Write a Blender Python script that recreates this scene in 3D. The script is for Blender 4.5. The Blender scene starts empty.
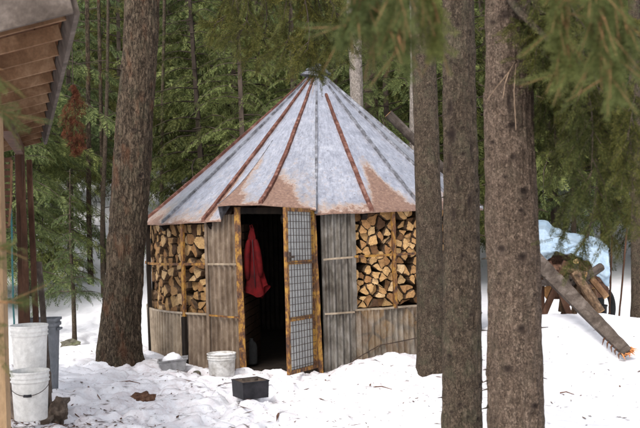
import bpy, math, random
import numpy as np
from mathutils import Vector, Matrix
random.seed(7); rng = np.random.default_rng(7)
S = bpy.context.scene
R_ = math.radians
# ------------------------------------------------------------------ camera
CAM_Z, F, ROLL = 1.74, 1000.0, R_(1.5)
cr, sr = math.cos(ROLL), math.sin(ROLL)
cd = bpy.data.cameras.new('camera'); cam = bpy.data.objects.new('camera', cd); S.collection.objects.link(cam)
cd.sensor_width = 36; cd.lens = F/640*36; cd.clip_end = 600; cd.clip_start = 0.05
cd.dof.use_dof = True; cd.dof.focus_distance = 11.2; cd.dof.aperture_fstop = 4.5
cam.matrix_world = Matrix(((cr, sr, 0, 0), (0, 0, -1, 0), (-sr, cr, 0, CAM_Z), (0, 0, 0, 1)))
S.camera = cam
# ------------------------------------------------------------------ sky and sun (thin bright overcast)
SUN_EL, SUN_AZ = R_(48), R_(205)        # azimuth clockwise from +Y
w = bpy.data.worlds.new('World'); S.world = w; w.use_nodes = True
nt = w.node_tree; bg = nt.nodes['Background']
sky = nt.nodes.new('ShaderNodeTexSky'); sky.sky_type = 'NISHITA'; sky.sun_disc = False
sky.sun_elevation = SUN_EL; sky.sun_rotation = SUN_AZ; sky.dust_density = 3.0; sky.air_density = 1.0
hs = nt.nodes.new('ShaderNodeHueSaturation'); hs.inputs['Saturation'].default_value = 0.34
nt.links.new(sky.outputs[0], hs.inputs['Color']); nt.links.new(hs.outputs[0], bg.inputs['Color'])
bg.inputs['Strength'].default_value = 0.15
sd = bpy.data.lights.new('sun', 'SUN'); sd.energy = 1.1; sd.angle = R_(22); sd.color = (1, .965, .92)
so = bpy.data.objects.new('sun', sd); S.collection.objects.link(so)
sdir = Vector((math.sin(SUN_AZ)*math.cos(SUN_EL), math.cos(SUN_AZ)*math.cos(SUN_EL), math.sin(SUN_EL)))
so.rotation_euler = sdir.to_track_quat('Z', 'Y').to_euler()
S.view_settings.view_transform = 'Standard'; S.view_settings.look = 'None'
S.view_settings.gamma = 1; S.view_settings.use_curve_mapping = False
S.view_settings.exposure = 1.08
S.render.engine = 'CYCLES'
S.cycles.use_denoising = True
S.cycles.max_bounces = 6; S.cycles.diffuse_bounces = 3; S.cycles.glossy_bounces = 2
S.cycles.transparent_max_bounces = 8; S.cycles.transmission_bounces = 3
S.cycles.caustics_reflective = False; S.cycles.caustics_refractive = False

# ------------------------------------------------------------------ helpers
COL = S.collection
def P(px, py, Y):
    """pixel of the 640x428 photograph at world depth Y -> world point"""
    u, v = (px-320)/F, (214-py)/F
    return Vector(((u*cr + v*sr)*Y, Y, CAM_Z + (v*cr - u*sr)*Y))

def _h(ix, iy, iz, s):
    n = (ix.astype(np.int64)*374761393 + iy.astype(np.int64)*668265263 + iz.astype(np.int64)*2147483647 + s*1274126177) & 0xffffffff
    n = ((n ^ (n >> 13))*1274126177) & 0xffffffff
    n = ((n ^ (n >> 16))*2246822519) & 0xffffffff
    return ((n ^ (n >> 15)) & 0xffffff)/float(0xffffff)
def vn(x, y, z=0.0, s=0):
    x, y, z = np.broadcast_arrays(np.asarray(x, float), np.asarray(y, float), np.asarray(z, float))
    ix, iy, iz = np.floor(x), np.floor(y), np.floor(z)
    fx, fy, fz = x-ix, y-iy, z-iz
    fx, fy, fz = [f*f*(3-2*f) for f in (fx, fy, fz)]
    r = 0
    for a in (0, 1):
        for b in (0, 1):
            for c in (0, 1):
                wgt = (fx if a else 1-fx)*(fy if b else 1-fy)*(fz if c else 1-fz)
                r = r + wgt*_h(ix+a, iy+b, iz+c, s)
    return r*2-1
def fbm(x, y, z=0.0, o=4, s=0):
    r, a, f = 0, .5, 1.0
    for i in range(o):
        r = r + a*vn(np.asarray(x)*f+i*17.3, np.asarray(y)*f+i*9.1, np.asarray(z)*f, s+i); a *= .5; f *= 2.03
    return r

def tag(o, label=None, cat=None, group=None, kind=None):
    if label: o['label'] = label
    if cat: o['category'] = cat
    if group: o['group'] = group
    if kind: o['kind'] = kind
    return o
def empty(name, loc=(0, 0, 0), label=None, cat=None, group=None, rz=0):
    o = bpy.data.objects.new(name, None); COL.objects.link(o); o.location = loc; o.rotation_euler = (0, 0, rz)
    o.empty_display_size = .1
    return tag(o, label, cat, group)

def mesh_np(name, verts, faces_flat, counts, mats, mi=None, smooth=False, attr=None):
    me = bpy.data.meshes.new(name)
    verts = np.asarray(verts, np.float32).reshape(-1, 3)
    counts = np.asarray(counts, np.int32); faces_flat = np.asarray(faces_flat, np.int32)
    me.vertices.add(len(verts)); me.vertices.foreach_set('co', verts.ravel())
    me.loops.add(len(faces_flat)); me.loops.foreach_set('vertex_index', faces_flat)
    me.polygons.add(len(counts))
    st = np.concatenate(([0], np.cumsum(counts)[:-1])).astype(np.int32)
    me.polygons.foreach_set('loop_start', st); me.polygons.foreach_set('loop_total', counts)
    if mi is not None: me.polygons.foreach_set('material_index', np.asarray(mi, np.int32))
    me.polygons.foreach_set('use_smooth', np.full(len(counts), bool(smooth)))
    for m in (mats if isinstance(mats, (list, tuple)) else [mats]): me.materials.append(m)
    if attr:
        for k, v in attr.items():
            a = me.attributes.new(k, 'FLOAT', 'POINT'); a.data.foreach_set('value', np.asarray(v, np.float32))
    me.update(calc_edges=True); me.validate()
    return me
def link(name, me, parent=None, loc=(0, 0, 0)):
    o = bpy.data.objects.new(name, me); COL.objects.link(o); o.location = loc
    if parent is not None: o.parent = parent
    return o

class MB:
    def __init__(s): s.v = []; s.f = []; s.m = []; s.at = []
    def add(s, vs, fs, m=0, a=0.0):
        b = len(s.v); s.v += [tuple(v) for v in vs]; s.at += [a]*len(vs)
        s.f += [tuple(i+b for i in f) for f in fs]; s.m += [m]*len(fs)
    def box(s, c, ax, ay, az, m=0, jit=0.0):
        """box by centre and three half-axis vectors"""
        c, ax, ay, az = Vector(c), Vector(ax), Vector(ay), Vector(az)
        vs = []
        for k in (-1, 1):
            for j in (-1, 1):
                for i in (-1, 1):
                    p = c + ax*i + ay*j + az*k
                    if jit: p += Vector((random.uniform(-jit, jit), random.uniform(-jit, jit), random.uniform(-jit, jit)))
                    vs.append(p)
        s.add(vs, [(0, 2, 3, 1), (4, 5, 7, 6), (0, 1, 5, 4), (2, 6, 7, 3), (0, 4, 6, 2), (1, 3, 7, 5)], m)
    def bar(s, a, b, wd, th, up=(0, 0, 1), m=0, jit=0.0, nseg=1):
        a, b = Vector(a), Vector(b); d = b-a; z = d.normalized()
        x = z.cross(Vector(up));
        if x.length < 1e-4: x = z.cross(Vector((1, 0, 0)))
        x.normalize(); y = z.cross(x)
        if nseg == 1:
            s.box((a+b)/2, x*wd/2, y*th/2, d/2, m, jit); return
        rings = []
        for i in range(nseg+1):
            p = a + d*(i/nseg)
            p = p + x*random.uniform(-jit, jit) + y*random.uniform(-jit, jit)
            k = 1+random.uniform(-jit, jit)*3
            rings.append([p+x*wd/2*k+y*th/2, p-x*wd/2*k+y*th/2, p-x*wd/2*k-y*th/2, p+x*wd/2*k-y*th/2])
        s.loft(rings, m)
    def loft(s, rings, m=0, cap=True):
        n = len(rings[0]); vs = [p for r in rings for p in r]; fs = []
        for i in range(len(rings)-1):
            for j in range(n):
                k = (j+1) % n
                fs.append((i*n+j, i*n+k, (i+1)*n+k, (i+1)*n+j))
        if cap: fs.append(tuple(range(n))[::-1]); fs.append(tuple((len(rings)-1)*n+j for j in range(n)))
        s.add(vs, fs, m)
    def tube(s, pts, r, n=6, m=0, cap=True):
        pts = [Vector(p) for p in pts]; rs = r if isinstance(r, (list, tuple)) else [r]*len(pts)
        rings = []; prev = None
        for i, p in enumerate(pts):
            d = (pts[min(i+1, len(pts)-1)]-pts[max(i-1, 0)]).normalized()
            if prev is None:
                x = d.cross(Vector((0, 0, 1)))
                if x.length < .05: x = d.cross(Vector((1, 0, 0)))
            else: x = prev - d*prev.dot(d)
            x.normalize(); prev = x; y = d.cross(x)
            rings.append([p + (x*math.cos(2*math.pi*j/n) + y*math.sin(2*math.pi*j/n))*rs[i] for j in range(n)])
        s.loft(rings, m, cap)
    def lathe(s, c, prof, n=32, m=0, closed_top=False, wob=0.0, axis=None):
        c = Vector(c); rings = []
        for (r, z) in prof:
            rings.append([c + Vector((r*math.cos(2*math.pi*j/n), r*math.sin(2*math.pi*j/n), z)) for j in range(n)])
        s.loft(rings, m, False)
    def me(s, name, mats, smooth=False, attr=None):
        fl = [i for f in s.f for i in f]; ct = [len(f) for f in s.f]
        a = dict(attr or {})
        return mesh_np(name, s.v, fl, ct, mats, s.m, smooth, a)
    def build(s, name, mats, parent=None, smooth=False, attr=None, loc=(0, 0, 0)):
        if parent is not None and parent.parent is None and parent.type == 'EMPTY':
            L = parent.location; s.v = [(v[0]-L[0], v[1]-L[1], v[2]-L[2]) for v in s.v]
        o = link(name, s.me(name, mats, smooth, attr), parent, loc)
        return o
def solo(mb, name, mats, label, cat, group=None, smooth=False, kind=None):
    """top-level thing of one mesh, origin at its base centre"""
    v = np.array(mb.v); L = Vector(((v[:, 0].min()+v[:, 0].max())/2, (v[:, 1].min()+v[:, 1].max())/2, v[:, 2].min()))
    mb.v = [tuple(x) for x in (v-np.array(L))]
    o = link(name, mb.me(name, mats, smooth), None, L)
    return tag(o, label, cat, group, kind)
def bevel(o, wdt=.004, seg=2):
    m = o.modifiers.new('b', 'BEVEL'); m.width = wdt; m.segments = seg; m.limit_method = 'ANGLE'; return o

# ------------------------------------------------------------------ materials
def newmat(name):
    m = bpy.data.materials.new(name); m.use_nodes = True
    n = m.node_tree; b = n.nodes['Principled BSDF']
    return m, n, b
def nd(n, t, **kw):
    x = n.nodes.new(t)
    for k, v in kw.items():
        if k in x.inputs: x.inputs[k].default_value = v
        else: setattr(x, k, v)
    return x
def coords(n, scale=(1, 1, 1), kind='Object'):
    t = nd(n, 'ShaderNodeTexCoord'); mp = nd(n, 'ShaderNodeMapping'); mp.inputs['Scale'].default_value = scale
    n.links.new(t.outputs[kind], mp.inputs['Vector']); return mp.outputs[0]
def ramp(n, fac, stops):
    r = nd(n, 'ShaderNodeValToRGB'); el = r.color_ramp.elements
    while len(el) < len(stops): el.new(.5)
    for e, (p, c) in zip(el, stops): e.position = p; e.color = (*c, 1) if len(c) == 3 else c
    n.links.new(fac, r.inputs[0]); return r.outputs[0]
def mix(n, fac, a, b, mode='MIX'):
    x = nd(n, 'ShaderNodeMix', data_type='RGBA', blend_type=mode)
    for k, v in ((0, fac), (6, a), (7, b)):
        if hasattr(v, 'links') or hasattr(v, 'is_linked'): n.links.new(v, x.inputs[k])
        else: x.inputs[k].default_value = v if k == 0 else ((*v, 1) if len(v) == 3 else v)
    return x.outputs[2]
def noise(n, vec, scale, detail=5, rough=.6, dist=0.0):
    x = nd(n, 'ShaderNodeTexNoise', Scale=scale, Detail=detail, Roughness=rough, Distortion=dist)
    n.links.new(vec, x.inputs['Vector']); return x.outputs[0]
def bump(n, b, h, strength=.4, dist=.01):
    x = nd(n, 'ShaderNodeBump', Strength=strength, Distance=dist); n.links.new(h, x.inputs['Height'])
    n.links.new(x.outputs[0], b.inputs['Normal']); return x
def math_(n, op, a, b=None):
    x = nd(n, 'ShaderNodeMath', operation=op)
    for k, v in ((0, a), (1, b)):
        if v is None: continue
        if isinstance(v, (int, float)): x.inputs[k].default_value = v
        else: n.links.new(v, x.inputs[k])
    return x.outputs[0]
def smat(name, c1, c2, scale=8, rough=.8, c3=None, sc=(1, 1, 1), metallic=0, bs=.3, bd=.004, spec=.18, fine=60, var=0.0):
    m, n, b = newmat(name); v = coords(n, sc)
    f = noise(n, v, scale, 6, .65, .3)
    stops = [(.32, c1), (.68, c2)] if c3 is None else [(.3, c1), (.52, c2), (.7, c3)]
    c = ramp(n, f, stops)
    g = noise(n, v, fine, 4, .7)
    c = mix(n, .35, c, ramp(n, g, [(.3, (.35,)*3), (.7, (1.3,)*3)]), 'MULTIPLY')
    if var:
        oi = nd(n, 'ShaderNodeObjectInfo')
        c = mix(n, 1.0, c, ramp(n, oi.outputs['Random'], [(0, (1-var,)*3), (1, (1+var,)*3)]), 'MULTIPLY')
    n.links.new(c, b.inputs['Base Color'])
    b.inputs['Roughness'].default_value = rough; b.inputs['Metallic'].default_value = metallic
    b.inputs['Specular IOR Level'].default_value = spec
    bump(n, b, g, bs, bd); return m

def m_snow():
    m, n, b = newmat('snow'); v = coords(n)
    at = nd(n, 'ShaderNodeAttribute', attribute_name='dirt')
    f = noise(n, v, 5, 7, .7); f2 = noise(n, v, 38, 5, .7, .4)
    base = ramp(n, f, [(.3, (.80, .79, .82)), (.7, (.9, .89, .91))])
    # melt-out dirt and needle litter lying on the old snow (stains with their own shape)
    spk = ramp(n, f2, [(.60, (0, 0, 0)), (.68, (1, 1, 1))])
    d = math_(n, 'MULTIPLY', spk, at.outputs['Fac'])
    tint = math_(n, 'MULTIPLY', ramp(n, noise(n, v, 9, 5, .7), [(.42, (0, 0, 0)), (.62, (1, 1, 1))]), at.outputs['Fac'])
    c = mix(n, math_(n, 'MULTIPLY', tint, .55), base, (.56, .47, .47))
    c = mix(n, math_(n, 'MULTIPLY', d, .75), c, (.14, .085, .06))
    n.links.new(c, b.inputs['Base Color']); b.inputs['Roughness'].default_value = .7
    b.inputs['Specular IOR Level'].default_value = .25
    b.inputs['Subsurface Weight'].default_value = 0.0
    h = noise(n, v, 55, 6, .75); bump(n, b, h, .55, .012); return m

def m_bark(name, cd_, cm, cl, sx=26, sz=.28, moss=0.0, red=None, bd=.012, crack=.55):
    m, n, b = newmat(name)
    v = coords(n, (1, 1, sz))
    wv = nd(n, 'ShaderNodeTexNoise', Scale=11.0, Detail=6.0, Roughness=.7)
    n.links.new(v, wv.inputs['Vector'])
    va = nd(n, 'ShaderNodeVectorMath', operation='MULTIPLY_ADD'); n.links.new(wv.outputs['Color'], va.inputs[0])
    va.inputs[1].default_value = (.22, .22, .22); n.links.new(v, va.inputs[2])
    vo = nd(n, 'ShaderNodeTexVoronoi', Scale=sx, feature='DISTANCE_TO_EDGE'); n.links.new(va.outputs[0], vo.inputs['Vector'])
    vc = nd(n, 'ShaderNodeTexVoronoi', Scale=sx, feature='F1'); n.links.new(va.outputs[0], vc.inputs['Vector'])
    patch = noise(n, coords(n, (1, 1, .7)), 17, 5, .7)
    e = ramp(n, vo.outputs['Distance'], [(0.0, (0, 0, 0)), (.17, (1, 1, 1))])
    emask = ramp(n, patch, [(.50, (1, 1, 1)), (.78, (.15, .15, .15))])
    e2 = math_(n, 'SUBTRACT', 1.0, math_(n, 'MULTIPLY', math_(n, 'SUBTRACT', 1.0, e), math_(n, 'MULTIPLY', emask, crack)))
    big = noise(n, coords(n, (1, 1, .5)), 3.5, 5, .7)
    fine = noise(n, coords(n, (1, 1, .5)), 85, 8, .85)
    mid = noise(n, coords(n, (1, 1, .45)), 34, 8, .8, .3)
    c = ramp(n, mid, [(.30, cd_), (.48, cm), (.70, cl)])
    c = mix(n, .35, c, ramp(n, vc.outputs['Color'], [(0.1, cm), (.9, cl)]))
    c = mix(n, ramp(n, big, [(.35, (0,)*3), (.75, (.6,)*3)]), c, cm)
    bl = ramp(n, noise(n, coords(n, (1, 1, .8)), 19, 9, .85, .2), [(.42, (.38, .36, .34)), (.54, (1.12,)*3)])
    c = mix(n, .5, c, bl, 'MULTIPLY')
    c = mix(n, e2, tuple(x*.4 for x in cd_), c)
    c = mix(n, .8, c, ramp(n, fine, [(.36, (.35,)*3), (.64, (1.6,)*3)]), 'MULTIPLY')
    if moss:
        mo = ramp(n, noise(n, coords(n, (1, 1, .7)), 7, 6, .75), [(.50, (0,)*3), (.64, (1,)*3)])
        c = mix(n, math_(n, 'MULTIPLY', mo, moss), c, (.12, .12, .075))
    if red:
        mo = ramp(n, noise(n, coords(n, (1.3, 1.3, .5)), 4.2, 4, .6), [(.55, (0,)*3), (.66, (1,)*3)])
        c = mix(n, math_(n, 'MULTIPLY', mo, red), c, (.17, .07, .035))
    kn = nd(n, 'ShaderNodeAttribute', attribute_name='knot')
    c = mix(n, math_(n, 'MULTIPLY', kn.outputs['Fac'], .96), c, (.035, .024, .02))
    n.links.new(c, b.inputs['Base Color']); b.inputs['Roughness'].default_value = .9; b.inputs['Specular IOR Level'].default_value = .15
    hh = math_(n, 'ADD', math_(n, 'MULTIPLY', e2, .5), math_(n, 'ADD', fine, mid)); bump(n, b, hh, .9, bd); return m

def m_leaf(name, c1, c2, c3, tr=.3):
    m, n, b = newmat(name)
    g = nd(n, 'ShaderNodeNewGeometry'); oi = nd(n, 'ShaderNodeObjectInfo')
    f = noise(n, coords(n), 1.1, 3, .6)
    c = ramp(n, math_(n, 'ADD', math_(n, 'MULTIPLY', g.outputs['Random Per Island'], .5), math_(n, 'MULTIPLY', f, .5)), [(.22, c1), (.5, c2), (.78, c3)])
    c = mix(n, 1.0, c, ramp(n, oi.outputs['Random'], [(0, (.75, .8, .8)), (1, (1.25, 1.15, .95))]), 'MULTIPLY')
    n.links.new(c, b.inputs['Base Color']); b.inputs['Roughness'].default_value = .6; b.inputs['Specular IOR Level'].default_value = .12
    t = nd(n, 'ShaderNodeBsdfTranslucent'); n.links.new(c, t.inputs['Color'])
    mx = nd(n, 'ShaderNodeMixShader', Fac=tr); n.links.new(b.outputs[0], mx.inputs[1]); n.links.new(t.outputs[0], mx.inputs[2])
    n.links.new(mx.outputs[0], n.nodes['Material Output'].inputs['Surface']); return m

def m_roof():
    m, n, b = newmat('galvanised_roof')
    v = coords(n)
    at = nd(n, 'ShaderNodeAttribute', attribute_name='rust')
    uf = nd(n, 'ShaderNodeAttribute', attribute_name='along')
    zinc = ramp(n, noise(n, v, 5, 6, .7), [(.3, (.40, .41, .47)), (.55, (.51, .52, .585)), (.75, (.61, .615, .66))])
    # runs of grime down the slope
    st = noise(n, v, 26, 5, .7)
    zinc = mix(n, .3, zinc, ramp(n, st, [(.35, (.55, .55, .56)), (.6, (1.1,)*3)]), 'MULTIPLY')
    cx = nd(n, 'ShaderNodeCombineXYZ'); au = nd(n, 'ShaderNodeAttribute', attribute_name='across')
    n.links.new(au.outputs['Fac'], cx.inputs[0]); n.links.new(math_(n, 'MULTIPLY', uf.outputs['Fac'], 2.2), cx.inputs[1])
    s1 = noise(n, cx.outputs[0], 9, 6, .7, .2); s2 = noise(n, cx.outputs[0], 30, 5, .7)
    zinc = mix(n, .8, zinc, ramp(n, s1, [(.32, (.60, .60, .63)), (.5, (.95,)*3), (.66, (1.25, 1.25, 1.24))]), 'MULTIPLY')
    zinc = mix(n, .45, zinc, ramp(n, s2, [(.35, (.62, .6, .6)), (.6, (1.12,)*3)]), 'MULTIPLY')
    zinc = mix(n, math_(n, 'MULTIPLY', ramp(n, s1, [(.60, (0,)*3), (.72, (1,)*3)]), .35), zinc, (.55, .45, .33))
    rn = math_(n, 'ADD', math_(n, 'MULTIPLY', noise(n, v, 16, 7, .72, .4), .6), math_(n, 'MULTIPLY', s1, .4))
    fac = math_(n, 'ADD', at.outputs['Fac'], math_(n, 'MULTIPLY', math_(n, 'SUBTRACT', rn, .5), 2.1))
    mask = ramp(n, fac, [(.42, (0,)*3), (.72, (1,)*3)])
    edge = ramp(n, fac, [(.12, (0,)*3), (.5, (1,)*3)])
    rc = ramp(n, noise(n, v, 34, 6, .75), [(.3, (.060, .030, .022)), (.52, (.16, .085, .058)), (.75, (.30, .19, .135))])
    c = mix(n, math_(n, 'MULTIPLY', edge, .6), zinc, (.50, .33, .20))
    c = mix(n, math_(n, 'MULTIPLY', mask, .93), c, rc)
    # small dark specks (dropped needles, pits)
    sp = nd(n, 'ShaderNodeTexVoronoi', Scale=13.0, feature='F1'); n.links.new(v, sp.inputs['Vector'])
    spm = ramp(n, sp.outputs['Distance'], [(.07, (1,)*3), (.11, (0,)*3)])
    c = mix(n, math_(n, 'MULTIPLY', spm, .7), c, (.10, .075, .06))
    n.links.new(c, b.inputs['Base Color'])
    n.links.new(ramp(n, mask, [(0, (.34,)*3), (1, (.85,)*3)]), b.inputs['Roughness'])
    n.links.new(ramp(n, mask, [(0, (.6,)*3), (1, (0,)*3)]), b.inputs['Metallic'])
    bump(n, b, rn, .25, .004); return m

def m_rusty_paint():
    m, n, b = newmat('yellow_paint_rust'); v = coords(n, (1, 1, .6))
    f = noise(n, v, 13, 7, .75, .3)
    c = ramp(n, f, [(.38, (.035, .015, .009)), (.49, (.13, .05, .013)), (.56, (.30, .15, .022)), (.78, (.42, .25, .045))])
    n.links.new(c, b.inputs['Base Color']); b.inputs['Roughness'].default_value = .75; bump(n, b, f, .5, .004); return m

def m_fibre(name, c1, c2, c3, alpha, sc=(1, 1, .6)):
    m, n, b = newmat(name); v = coords(n, sc)
    f = noise(n, v, 7, 7, .7, .5); g = noise(n, coords(n, (1, 1, .5)), 45, 5, .7)
    c = ramp(n, f, [(.3, c1), (.52, c2), (.72, c3)])
    c = mix(n, .15, c, ramp(n, g, [(.3, (.7,)*3), (.7, (1.2,)*3)]), 'MULTIPLY')
    blt = noise(n, coords(n, (1, 1, .6)), 3.2, 6, .7); c = mix(n, .6, c, ramp(n, blt, [(.38, (.55, .50, .45)), (.6, (1.12,)*3)]), 'MULTIPLY')
    n.links.new(c, b.inputs['Base Color']); b.inputs['Roughness'].default_value = .42; b.inputs['Specular IOR Level'].default_value = .5; bump(n, b, g, .1, .002)
    if alpha < 1:
        t = nd(n, 'ShaderNodeBsdfTransparent'); t.inputs['Color'].default_value = (.8, .75, .65, 1)
        tl = nd(n, 'ShaderNodeBsdfTranslucent'); n.links.new(c, tl.inputs['Color'])
        m1 = nd(n, 'ShaderNodeMixShader', Fac=.35); n.links.new(b.outputs[0], m1.inputs[1]); n.links.new(tl.outputs[0], m1.inputs[2])
        m2 = nd(n, 'ShaderNodeMixShader'); n.links.new(m1.outputs[0], m2.inputs[1]); n.links.new(t.outputs[0], m2.inputs[2])
        n.links.new(ramp(n, f, [(.35, (1-alpha+.15,)*3), (.7, (max(0, 1-alpha-.12),)*3)]), m2.inputs[0])
        n.links.new(m2.outputs[0], n.nodes['Material Output'].inputs['Surface'])
    return m

def m_endgrain(name='split_end_grain', k_=1.0):
    m, n, b = newmat(name)
    oi = nd(n, 'ShaderNodeObjectInfo'); v = coords(n)
    wv = nd(n, 'ShaderNodeTexWave', wave_type='RINGS', Scale=22.0, Distortion=1.5, Detail=3.0)
    wv.inputs['Detail Scale'].default_value = 2.0
    n.links.new(v, wv.inputs['Vector'])
    c = ramp(n, oi.outputs['Random'], [(0, (.08, .045, .028)), (.07, (.20, .11, .05)), (.2, (.37, .21, .095)), (.6, (.50, .32, .145)), (.85, (.60, .41, .20)), (1, (.68, .51, .30))])
    c = mix(n, .3, c, ramp(n, wv.outputs['Fac'], [(0, (.6, .55, .5)), (1, (1.15,)*3)]), 'MULTIPLY')
    f = noise(n, v, 30, 6, .75); c = mix(n, .6, c, ramp(n, f, [(.32, (.28, .24, .22)), (.6, (1.2,)*3)]), 'MULTIPLY')
    c = mix(n, 1.0, c, (k_, k_*.93, k_*.86), 'MULTIPLY')
    n.links.new(c, b.inputs['Base Color']); b.inputs['Roughness'].default_value = .85; b.inputs['Specular IOR Level'].default_value = .2
    bump(n, b, f, .6, .008); return m

M = {}
M['snow'] = m_snow()
M['bark_grey'] = m_bark('bark_grey', (.030, .020, .012), (.100, .070, .046), (.235, .178, .126), 24, .28, .22, .40, .02, .95)
M['bark_spruce'] = m_bark('bark_spruce', (.050, .032, .022), (.175, .122, .088), (.38, .285, .215), 52, .85, .15, .0, .014, .95)
M['bark_moss'] = m_bark('bark_moss', (.032, .023, .015), (.110, .080, .055), (.26, .195, .145), 48, .7, .35, .0, .014, .9)
M['bark_pale'] = m_bark('bark_pale', (.17, .135, .115), (.30, .255, .22), (.44, .39, .35), 18, .4, .15, 0)
M['bark_far'] = smat('bark_far', (.028, .020, .015), (.085, .064, .05), 5, .9, sc=(1, 1, .4), fine=25, var=.35)
M['leaf_a'] = m_leaf('needles_green', (.040, .055, .019), (.130, .160, .056), (.28, .315, .12))
M['leaf_b'] = m_leaf('needles_dark', (.028, .042, .017), (.098, .126, .048), (.215, .245, .098))
M['leaf_o'] = m_leaf('needles_olive', (.022, .027, .008), (.062, .070, .019), (.145, .135, .042))
M['leaf_n'] = m_leaf('needles_near', (.042, .055, .018), (.092, .110, .036), (.15, .16, .058), .4)
M['leaf_far'] = m_leaf('needles_far', (.035, .052, .022), (.085, .118, .048), (.16, .20, .085))
M['twig'] = smat('twig', (.12, .06, .025), (.30, .17, .08), 20, .8)
M['twig_pale'] = smat('twig_pale', (.12, .08, .055), (.26, .18, .12), 20, .8)
M['roof'] = m_roof()
M['seam_rust'] = smat('seam_rust', (.045, .02, .015), (.13, .055, .04), 14, .85, (.26, .15, .12), fine=50)
M['seam_grey'] = smat('seam_grey', (.06, .055, .055), (.20, .20, .22), 12, .5, (.42, .43, .47), metallic=.4, fine=40)
M['yellow'] = m_rusty_paint()
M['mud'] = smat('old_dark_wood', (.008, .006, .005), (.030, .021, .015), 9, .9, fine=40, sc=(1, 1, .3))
M['corr_tan'] = m_fibre('fibreglass_tan', (.13, .092, .058), (.30, .235, .165), (.42, .345, .26), 1)
M['corr_brown'] = m_fibre('fibreglass_brown', (.085, .055, .034), (.19, .138, .096), (.31, .25, .19), 1)
M['corr_clear'] = m_fibre('fibreglass_cloudy', (.22, .175, .13), (.40, .35, .29), (.54, .49, .43), .66)
M['corr_grey'] = m_fibre('fibreglass_grey', (.13, .11, .09), (.27, .245, .215), (.42, .39, .355), .90)
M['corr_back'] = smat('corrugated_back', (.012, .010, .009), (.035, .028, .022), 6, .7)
M['door_sheet'] = smat('door_sheet', (.36, .36, .35), (.52, .52, .50), 7, .5, fine=30)
M['wire'] = smat('rusty_wire', (.03, .022, .018), (.09, .06, .045), 30, .7)
M['end'] = m_endgrain(); M['end_dark'] = m_endgrain('dark_end_grain', .62)  # second copy is the same end grain, only darker, for the left bay
M['side'] = smat('log_side', (.03, .02, .014), (.12, .075, .045), 16, .9, (.24, .16, .10), var=.4)
M['plank'] = smat('weathered_plank', (.035, .026, .020), (.085, .066, .054), 8, .85, (.16, .13, .11), sc=(1, 1, 1), var=.2)
M['plank_warm'] = smat('warm_boards', (.055, .018, .005), (.125, .045, .013), 5, .85, (.20, .085, .028), fine=35)
M['rafter'] = smat('rafter_wood', (.09, .045, .022), (.17, .095, .05), 6, .8, (.27, .17, .10))
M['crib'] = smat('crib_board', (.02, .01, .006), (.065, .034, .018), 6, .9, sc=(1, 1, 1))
M['jug'] = smat('jug', (.02, .02, .02), (.05, .05, .05), 6, .8)
M['post_tan'] = smat('post_tan', (.22, .135, .07), (.36, .245, .14), 4, .7, sc=(1, 1, .3))
M['post_brown'] = smat('post_brown', (.030, .016, .010), (.075, .036, .022), 7, .85, (.14, .078, .048), sc=(1, 1, .25))
M['rust_needles'] = smat('rust_needles', (.035, .010, .005), (.10, .030, .012), 14, .9)
M['pail'] = smat('pail_plastic', (.66, .645, .61), (.80, .79, .77), 5, .45, fine=22, bs=.1, var=.08)
M['pail_dirty'] = smat('pail_dirty', (.30, .27, .23), (.55, .53, .50), 9, .6, (.70, .69, .67), fine=35, bs=.2)
M['pail_in'] = smat('pail_inside', (.25, .24, .2), (.5, .48, .42), 9, .6)
M['grey_plastic'] = smat('grey_plastic', (.13, .14, .155), (.24, .25, .27), 5, .55, fine=25, bs=.1)
M['tray'] = smat('tray_grey', (.17, .165, .165), (.33, .325, .33), 8, .6, fine=30)
M['black'] = smat('black_box', (.010, .010, .012), (.032, .030, .034), 8, .45, fine=30, bs=.15)
M['wet_wood'] = smat('wet_wood', (.035, .025, .018), (.11, .08, .06), 14, .7, (.22, .17, .13))
M['red_cloth'] = smat('red_cloth', (.030, .0006, .001), (.115, .0015, .003), 7, .85, fine=90, bs=.2)
M['tarp'] = smat('tarp_blue', (.25, .345, .44), (.34, .435, .525), 3, .35, (.44, .525, .59), fine=20, bs=.15)
M['rubber'] = smat('rubber', (.012,)*3, (.03,)*3, 10, .7)
M['bark_piece'] = smat('bark_piece', (.045, .022, .014), (.13, .065, .04), 20, .9, (.22, .13, .085))
M['rock'] = smat('rock_moss', (.05, .045, .035), (.13, .12, .09), 9, .9, (.15, .17, .08))
M['splinter'] = smat('splintered_wood', (.42, .15, .05), (.72, .33, .13), 20, .8)
M['teal'] = smat('teal_hose', (.03, .12, .13), (.06, .2, .2), 8, .5)

# ------------------------------------------------------------------ ground
def sstep(a, b, x):
    t = np.clip((x-a)/(b-a), 0, 1); return t*t*(3-2*t)
def gauss(x, y, cx, cy, sx, sy): return np.exp(-((x-cx)/sx)**2-((y-cy)/sy)**2)
HC = Vector((-.106, 13.27, 0)); RW = 2.16
_rb = random.Random(19); BOOTS = []
for (ax_, ay_, bx_, by_, nn_) in ((-.45, 10.7, -1.0, 7.4, 9), (-.3, 10.6, -2.2, 8.4, 8), (-.2, 10.5, .4, 7.3, 8), (-1.2, 10.2, -2.1, 9.8, 4), (-.8, 9.4, -.9, 7.2, 5)):
    for k_ in range(nn_):
        f_ = k_/(nn_-1); an_ = math.atan2(by_-ay_, bx_-ax_); sd_ = .11 if k_ % 2 else -.11
        BOOTS.append((ax_+(bx_-ax_)*f_-math.sin(an_)*sd_+_rb.uniform(-.05, .05), ay_+(by_-ay_)*f_+math.cos(an_)*sd_+_rb.uniform(-.05, .05), an_+_rb.uniform(-.3, .3)))
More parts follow.
